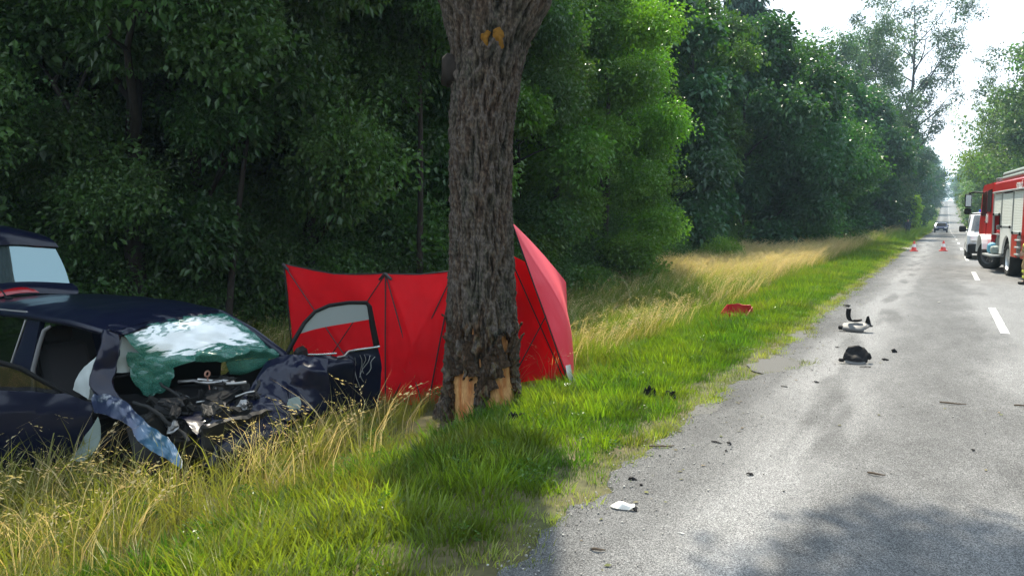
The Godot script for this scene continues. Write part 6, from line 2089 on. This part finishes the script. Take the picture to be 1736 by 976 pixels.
func make_small_things() -> void:
	# cones
	for q in [[-1.36, 45.3, "left of the two red traffic cones across the lane, at the verge"], [-0.02, 46.0, "right of the two red traffic cones, in the middle of the lane"]]:
		var c := thing("traffic_cone", q[2], "traffic cone", on_road(q[0], q[1]), 0.2, "traffic cones across the left lane")
		block("base", V(0.36, 0.04, 0.36), V(0, 0.02, 0), M.cone_red, c, V(0, 0, 0), 0.012)
		var prof := [[0.04, 0.135], [0.22, 0.1], [0.38, 0.065], [0.54, 0.03]]
		for k in 3:
			var b := Buf.new()
			b.lathe([Vector2(prof[k][1], prof[k][0]), Vector2(prof[k + 1][1], prof[k + 1][0])] + ([Vector2(0.0, 0.545)] if k == 2 else []), 18)
			put("sleeve" if k != 1 else "white_band", b.mesh(), M.cone_red if k != 1 else M.cone_white, c)
	# bracket with an upright bent strip
	var o := thing("car_part", "grey bumper bracket lying on the asphalt with a curled strip standing up", "car part", on_road(-1.12, 12.82), -0.25)
	panel("tray", [[V(-0.17, 0.12, -0.1), V(0.1, 0.14, -0.1), V(0.22, 0.1, -0.08)], [V(-0.2, 0.11, 0.0), V(0.1, 0.13, 0.02), V(0.2, 0.11, 0.03)], [V(-0.18, 0.04, 0.1), V(0.05, 0.05, 0.12), V(0.16, 0.06, 0.1)], [V(-0.17, 0.0, 0.09), V(0.05, 0.0, 0.1), V(0.14, 0.01, 0.09)]], 18, 12, M.grey_plastic, o, 0.01, 4.0, 0.03)
	panel("curled_strip", [[V(-0.17, 0.34, -0.02), V(-0.1, 0.34, -0.02)], [V(-0.17, 0.24, -0.01), V(-0.1, 0.23, 0.0)], [V(-0.13, 0.16, 0.0), V(-0.06, 0.17, 0.02)], [V(-0.02, 0.14, 0.0), V(0.0, 0.18, 0.02)], [V(0.08, 0.17, 0.0), V(0.08, 0.19, 0.02)]], 5, 18, M.black_plastic, o, 0.0, 1.0, 0.014)
	panel("spike", [[V(0.14, 0.24, -0.02), V(0.16, 0.25, -0.02)], [V(0.12, 0.16, -0.02), V(0.19, 0.15, -0.01)], [V(0.11, 0.1, 0.0), V(0.22, 0.09, 0.0)]], 5, 8, M.black_plastic, o, 0.0, 1.0, 0.03)
	block("stub", V(0.08, 0.06, 0.08), V(-0.21, 0.045, 0.06), M.black_plastic, o, V(0.1, 0.3, 0))
	# black housing
	o = thing("car_part", "black crumpled plastic housing lying on the left half of the road", "car part", on_road(-0.88, 10.05), 0.2)
	panel("housing", [[V(-0.13, 0.02, 0.1), V(0, 0.03, 0.12), V(0.13, 0.02, 0.09)], [V(-0.14, 0.1, 0.06), V(0, 0.1, 0.07), V(0.14, 0.1, 0.04)], [V(-0.08, 0.17, -0.02), V(0, 0.19, -0.01), V(0.1, 0.16, -0.03)], [V(-0.1, 0.06, -0.1), V(0, 0.08, -0.12), V(0.12, 0.05, -0.1)], [V(-0.1, 0.0, -0.13), V(0, 0.0, -0.14), V(0.12, 0.0, -0.12)]], 22, 22, M.black_plastic, o, 0.03, 5.0, 0.012)
	block("lug", V(0.05, 0.09, 0.04), V(0.15, 0.08, 0.02), M.black_plastic, o, V(0.2, 0.2, 0.4))
	block("lug", V(0.07, 0.04, 0.05), V(-0.16, 0.03, 0.1), M.black_plastic, o, V(0, 0.3, 0))
	panel("trim", [[V(-0.12, 0.035, 0.13), V(0, 0.02, 0.16), V(0.1, 0.03, 0.13)], [V(-0.12, 0.0, 0.14), V(0, 0.0, 0.17), V(0.1, 0.0, 0.14)]], 12, 3, M.grey_plastic, o, 0.0, 1.0, 0.008)
	# scraps: name, label, category, x, a, size, material, seed, turn
	var g := "dark scraps on the road"
	var list := [
		["plastic_scrap", "small black scrap just right of the black housing, nearer one of two", -0.57, 10.33, V(0.1, 0.035, 0.05), "black_plastic"],
		["plastic_scrap", "small black scrap with a raised tip, behind and right of the black housing", -0.5, 11.0, V(0.12, 0.05, 0.05), "black_plastic"],
		["plastic_scrap", "flat black scrap on the asphalt beyond the grey bracket", -1.62, 16.4, V(0.16, 0.05, 0.1), "black_plastic"],
		["plastic_scrap", "dark flake between the grey bracket and the black housing", -1.2, 11.1, V(0.07, 0.012, 0.05), "black_plastic"],
		["plastic_scrap", "thin dark sliver in front of the black housing", -0.74, 9.75, V(0.2, 0.012, 0.03), "black_plastic"],
		["plastic_scrap", "thick black chip at the left road edge above the white fragment", -1.76, 4.78, V(0.075, 0.025, 0.03), "black_plastic"],
		["plastic_scrap", "tiny black crumb right of the thick black chip", -1.67, 4.7, V(0.03, 0.015, 0.025), "black_plastic"],
		["plastic_scrap", "long thin dark sliver lying across the pale dusty wheel path", -1.49, 5.9, V(0.13, 0.014, 0.025), "black_plastic"],
		["plastic_scrap", "dark chip just right of the long thin sliver", -1.38, 5.89, V(0.055, 0.022, 0.03), "black_plastic"],
		["plastic_scrap", "small dark chip below the long thin sliver", -1.36, 5.7, V(0.035, 0.015, 0.03), "black_plastic"],
		["plastic_scrap", "dark curled scrap on the right edge of the pale dusty path", -1.08, 5.23, V(0.06, 0.02, 0.03), "black_plastic"],
		["plastic_scrap", "dark flake on the asphalt beside the grass beyond the foot of the screen", -1.38, 8.24, V(0.12, 0.012, 0.06), "black_plastic"],
		["plastic_scrap", "dark flake right of the flake beside the grass", -1.12, 8.6, V(0.07, 0.02, 0.04), "black_plastic"],
		["plastic_scrap", "tiny dark crumb in the right half of the lane, near the camera", 0.26, 6.56, V(0.04, 0.015, 0.03), "black_plastic"],
		["plastic_scrap", "pale crumb on the asphalt under the screen-side grass edge", -0.04, 17.9, V(0.06, 0.03, 0.05), "shard_white"],
		["plastic_scrap", "thin white sliver on the asphalt right of the white fragment", -1.2, 4.05, V(0.06, 0.008, 0.015), "shard_white"],
	]
	for k in list.size():
		var q: Array = list[k]
		scrap(q[0], q[1], "debris", on_road(q[2], q[3]), q[4], M[q[5]], 900 + k, rr(-0.5, 0.5), g)
	o = thing("broken_fragment", "white broken fragment with a black end at the left road edge, nearest the camera", "debris", on_road(-1.62, 4.25), 0.1)
	panel("white_plate", [[V(-0.075, 0.012, -0.02), V(-0.03, 0.03, -0.03), V(0.02, 0.028, -0.025), V(0.06, 0.03, -0.02)], [V(-0.08, 0.008, 0.0), V(-0.02, 0.034, 0.0), V(0.01, 0.03, 0.01), V(0.07, 0.02, 0.0)], [V(-0.06, 0.003, 0.02), V(-0.03, 0.006, 0.03), V(0.0, 0.004, 0.02), V(0.04, 0.01, 0.02)]], 14, 8, M.shard_white, o, 0.008, 9.0, 0.006)
	panel("black_end", [[V(0.05, 0.028, -0.02), V(0.085, 0.02, -0.01)], [V(0.06, 0.015, 0.01), V(0.09, 0.0, 0.015)]], 6, 4, M.black_plastic, o, 0.004, 9.0, 0.008)
	# twigs
	for q in [["curved dark twig on the asphalt at the bottom left of the road", -1.52, 3.63, 0.07, 0.2], ["thin dark twig lying in the lane under the far scraps", 0.14, 8.15, 0.22, 0.05], ["short brown twig in the middle of the lane", -0.33, 5.62, 0.11, -0.1], ["dark twig at the right edge of the picture on the asphalt", 0.7, 8.35, 0.14, 0.1], ["brown twig where grass meets asphalt left of the dusty path", -1.83, 5.6, 0.2, 0.5]]:
		var b := Buf.new()
		var l: float = q[3]
		b.tube([V(-l / 2, 0.006, 0), V(-l * 0.2, 0.012, l * 0.12), V(l * 0.2, 0.01, l * 0.1), V(l / 2, 0.006, -l * 0.08)], [0.006, 0.008, 0.006, 0.003], 6)
		var t := put("twig", b.mesh(), M.wood_twig)
		t.position = on_road(q[1], q[2])
		t.rotation.y = q[4]
		tag(t, q[0], "twig")
	# red tray in the grass
	o = thing("red_tray", "broken red plastic tray lying tilted in the bright grass", "car part", V(-3.3, ground(-3.3, 14.4) + 0.12, -14.4), -0.35)
	o.rotation.x = 0.35
	panel("front_lip", [[V(-0.27, 0.05, 0.12), V(0.0, 0.06, 0.13), V(0.26, 0.08, 0.1)], [V(-0.24, -0.06, 0.14), V(0.0, -0.06, 0.15), V(0.24, -0.05, 0.12)]], 14, 5, M.crate_red, o, 0.04, 3.0, 0.012)
	panel("back_wall", [[V(-0.26, 0.12, -0.12), V(0.0, 0.14, -0.13), V(0.26, 0.16, -0.1)], [V(-0.24, -0.05, -0.1), V(0.0, -0.06, -0.1), V(0.24, -0.05, -0.1)]], 14, 5, M.crate_red, o, 0.04, 3.0, 0.012)
	panel("bottom", [[V(-0.25, -0.05, -0.11), V(0.24, -0.05, -0.11)], [V(-0.24, -0.06, 0.14), V(0.23, -0.05, 0.13)]], 8, 5, M.crate_red, o, 0.0, 1.0, 0.012)
	for s in [-1.0, 1.0]:
		panel("end_wall", [[V(0.265 * s, 0.13, -0.12), V(0.275 * s, 0.06, 0.12)], [V(0.245 * s, -0.06, -0.1), V(0.245 * s, -0.06, 0.13)]], 5, 4, M.crate_red, o, 0.0, 1.0, 0.012)
	# dark torn pieces in the verge
	for q in [["torn black plastic piece standing in the bright grass, larger of a pair", -2.47, 7.15, V(0.12, 0.11, 0.05), 31], ["smaller torn black piece right of the larger one in the grass", -2.27, 7.2, V(0.09, 0.07, 0.05), 32], ["black scrap in the grass before the foot of the scarred tree", -3.3, 5.95, V(0.13, 0.1, 0.08), 33]]:
		var b := Buf.new()
		rng.seed = q[4]
		var sz: Vector3 = q[3]
		for k in 3:
			var x := (k - 1) * 0.3 * sz.x
			var h := sz.y * rr(0.6, 1.0)
			var o2 := rr(-0.5, 0.5) * sz.z
			b.sheet([[V(x - sz.x * 0.1, h, o2), V(x + rr(-0.02, 0.03), h * rr(0.7, 1.0), o2 + 0.02)], [V(x - sz.x * 0.24, h * 0.5, o2 + 0.03), V(x + sz.x * 0.22, h * 0.55, o2 - 0.02)], [V(x - sz.x * 0.3, 0, o2), V(x + sz.x * 0.28, 0, o2 + 0.03)]], 9, 10, crumple(0.03, 6.0, q[4] + k))
		b.thicken(0.006)
		var t := put("torn_plastic", b.mesh(false, true), M.black_plastic)
		t.position = V(q[1], ground(q[1], q[2]) + 0.04, -q[2])
		t.rotation.y = 0.4
		tag(t, q[0], "debris")
	# bent metal foot at the screen's end
	o = thing("metal_bracket", "pale bent metal bracket in the grass at the screen's lower right tip", "bracket", V(-3.62, ground(-3.62, 7.75) + 0.05, -7.75), 0.45)
	panel("plate", [[V(-0.06, 0.3, 0.0), V(0.01, 0.32, 0.02)], [V(-0.04, 0.18, 0.02), V(0.04, 0.16, 0.03)], [V(0.0, 0.06, 0.03), V(0.07, 0.1, 0.02)]], 6, 10, M.silver, o, 0.0, 1.0, 0.012)
	o.scale = V(0.75, 0.75, 0.75)
	panel("foot", [[V(0.07, 0.13, 0.0), V(0.08, 0.09, 0.05)], [V(0.02, 0.05, 0.0), V(0.05, 0.03, 0.06)], [V(-0.09, 0.02, 0.0), V(-0.07, 0.0, 0.06)]], 6, 10, M.silver, o, 0.0, 1.0, 0.012)
	# loose chippings along the broken edge, glass crumbs and leaf bits near the crash
	rng.seed = 990
	var pb := Buf.new()
	pb.lathe([Vector2(0, -0.5), Vector2(0.42, -0.3), Vector2(0.5, 0.1), Vector2(0.3, 0.42), Vector2(0, 0.5)], 6)
	var xfs := []
	var cols := []
	for k in 5200:
		var a := rr(1.5, 34.0)
		var d := -log(1.0 - rng.randf() * 0.97) * 0.22
		var x := edge_l(a) + d - 0.08
		if rng.randf() < 0.16:
			x = rr(-1.7, 3.4)
		var sc := rr(0.004, 0.012) * (1.6 if rng.randf() < 0.1 else 1.0)
		xfs.append(Transform3D(Basis(dirv(), rr(0, TAU)).scaled(V(sc, sc * 0.7, sc * rr(0.8, 1.6))), on_road(x, a) + V(0, sc * 0.25, 0)))
		var gr := rr(0.08, 0.45)
		cols.append(Color(gr, gr * 0.96, gr * 0.88))
	tag(multi("chippings", pb.mesh(), M.pebble, xfs, cols), "loose chippings scattered along the broken road edge", "gravel", "", "stuff")
	var lb := Buf.new()
	lb.sheet([[V(-0.5, 0, 0), V(0, 0.08, -0.3), V(0.5, 0, 0)], [V(-0.5, 0, 0), V(0, 0.0, 0.3), V(0.5, 0.05, 0)]], 4, 2)
	xfs = []
	cols = []
	for k in 420:
		var a := rr(2.0, 30.0)
		var x := edge_l(a) + rr(-0.15, 0.5) if rng.randf() < 0.7 else rr(-1.6, 3.4)
		var sc := rr(0.015, 0.045)
		xfs.append(Transform3D(Basis(Vector3.UP, rr(0, TAU)).scaled(V(sc, sc, sc)), on_road(x, a) + V(0, 0.004, 0)))
		cols.append(Color(0.16, 0.11, 0.05).lerp(Color(0.1, 0.14, 0.03), rng.randf()) * rr(0.5, 1.2))
	tag(multi("leaf_litter", lb.mesh(), M.pebble, xfs, cols), "dry leaf bits blown along the road edge", "leaf litter", "", "stuff")
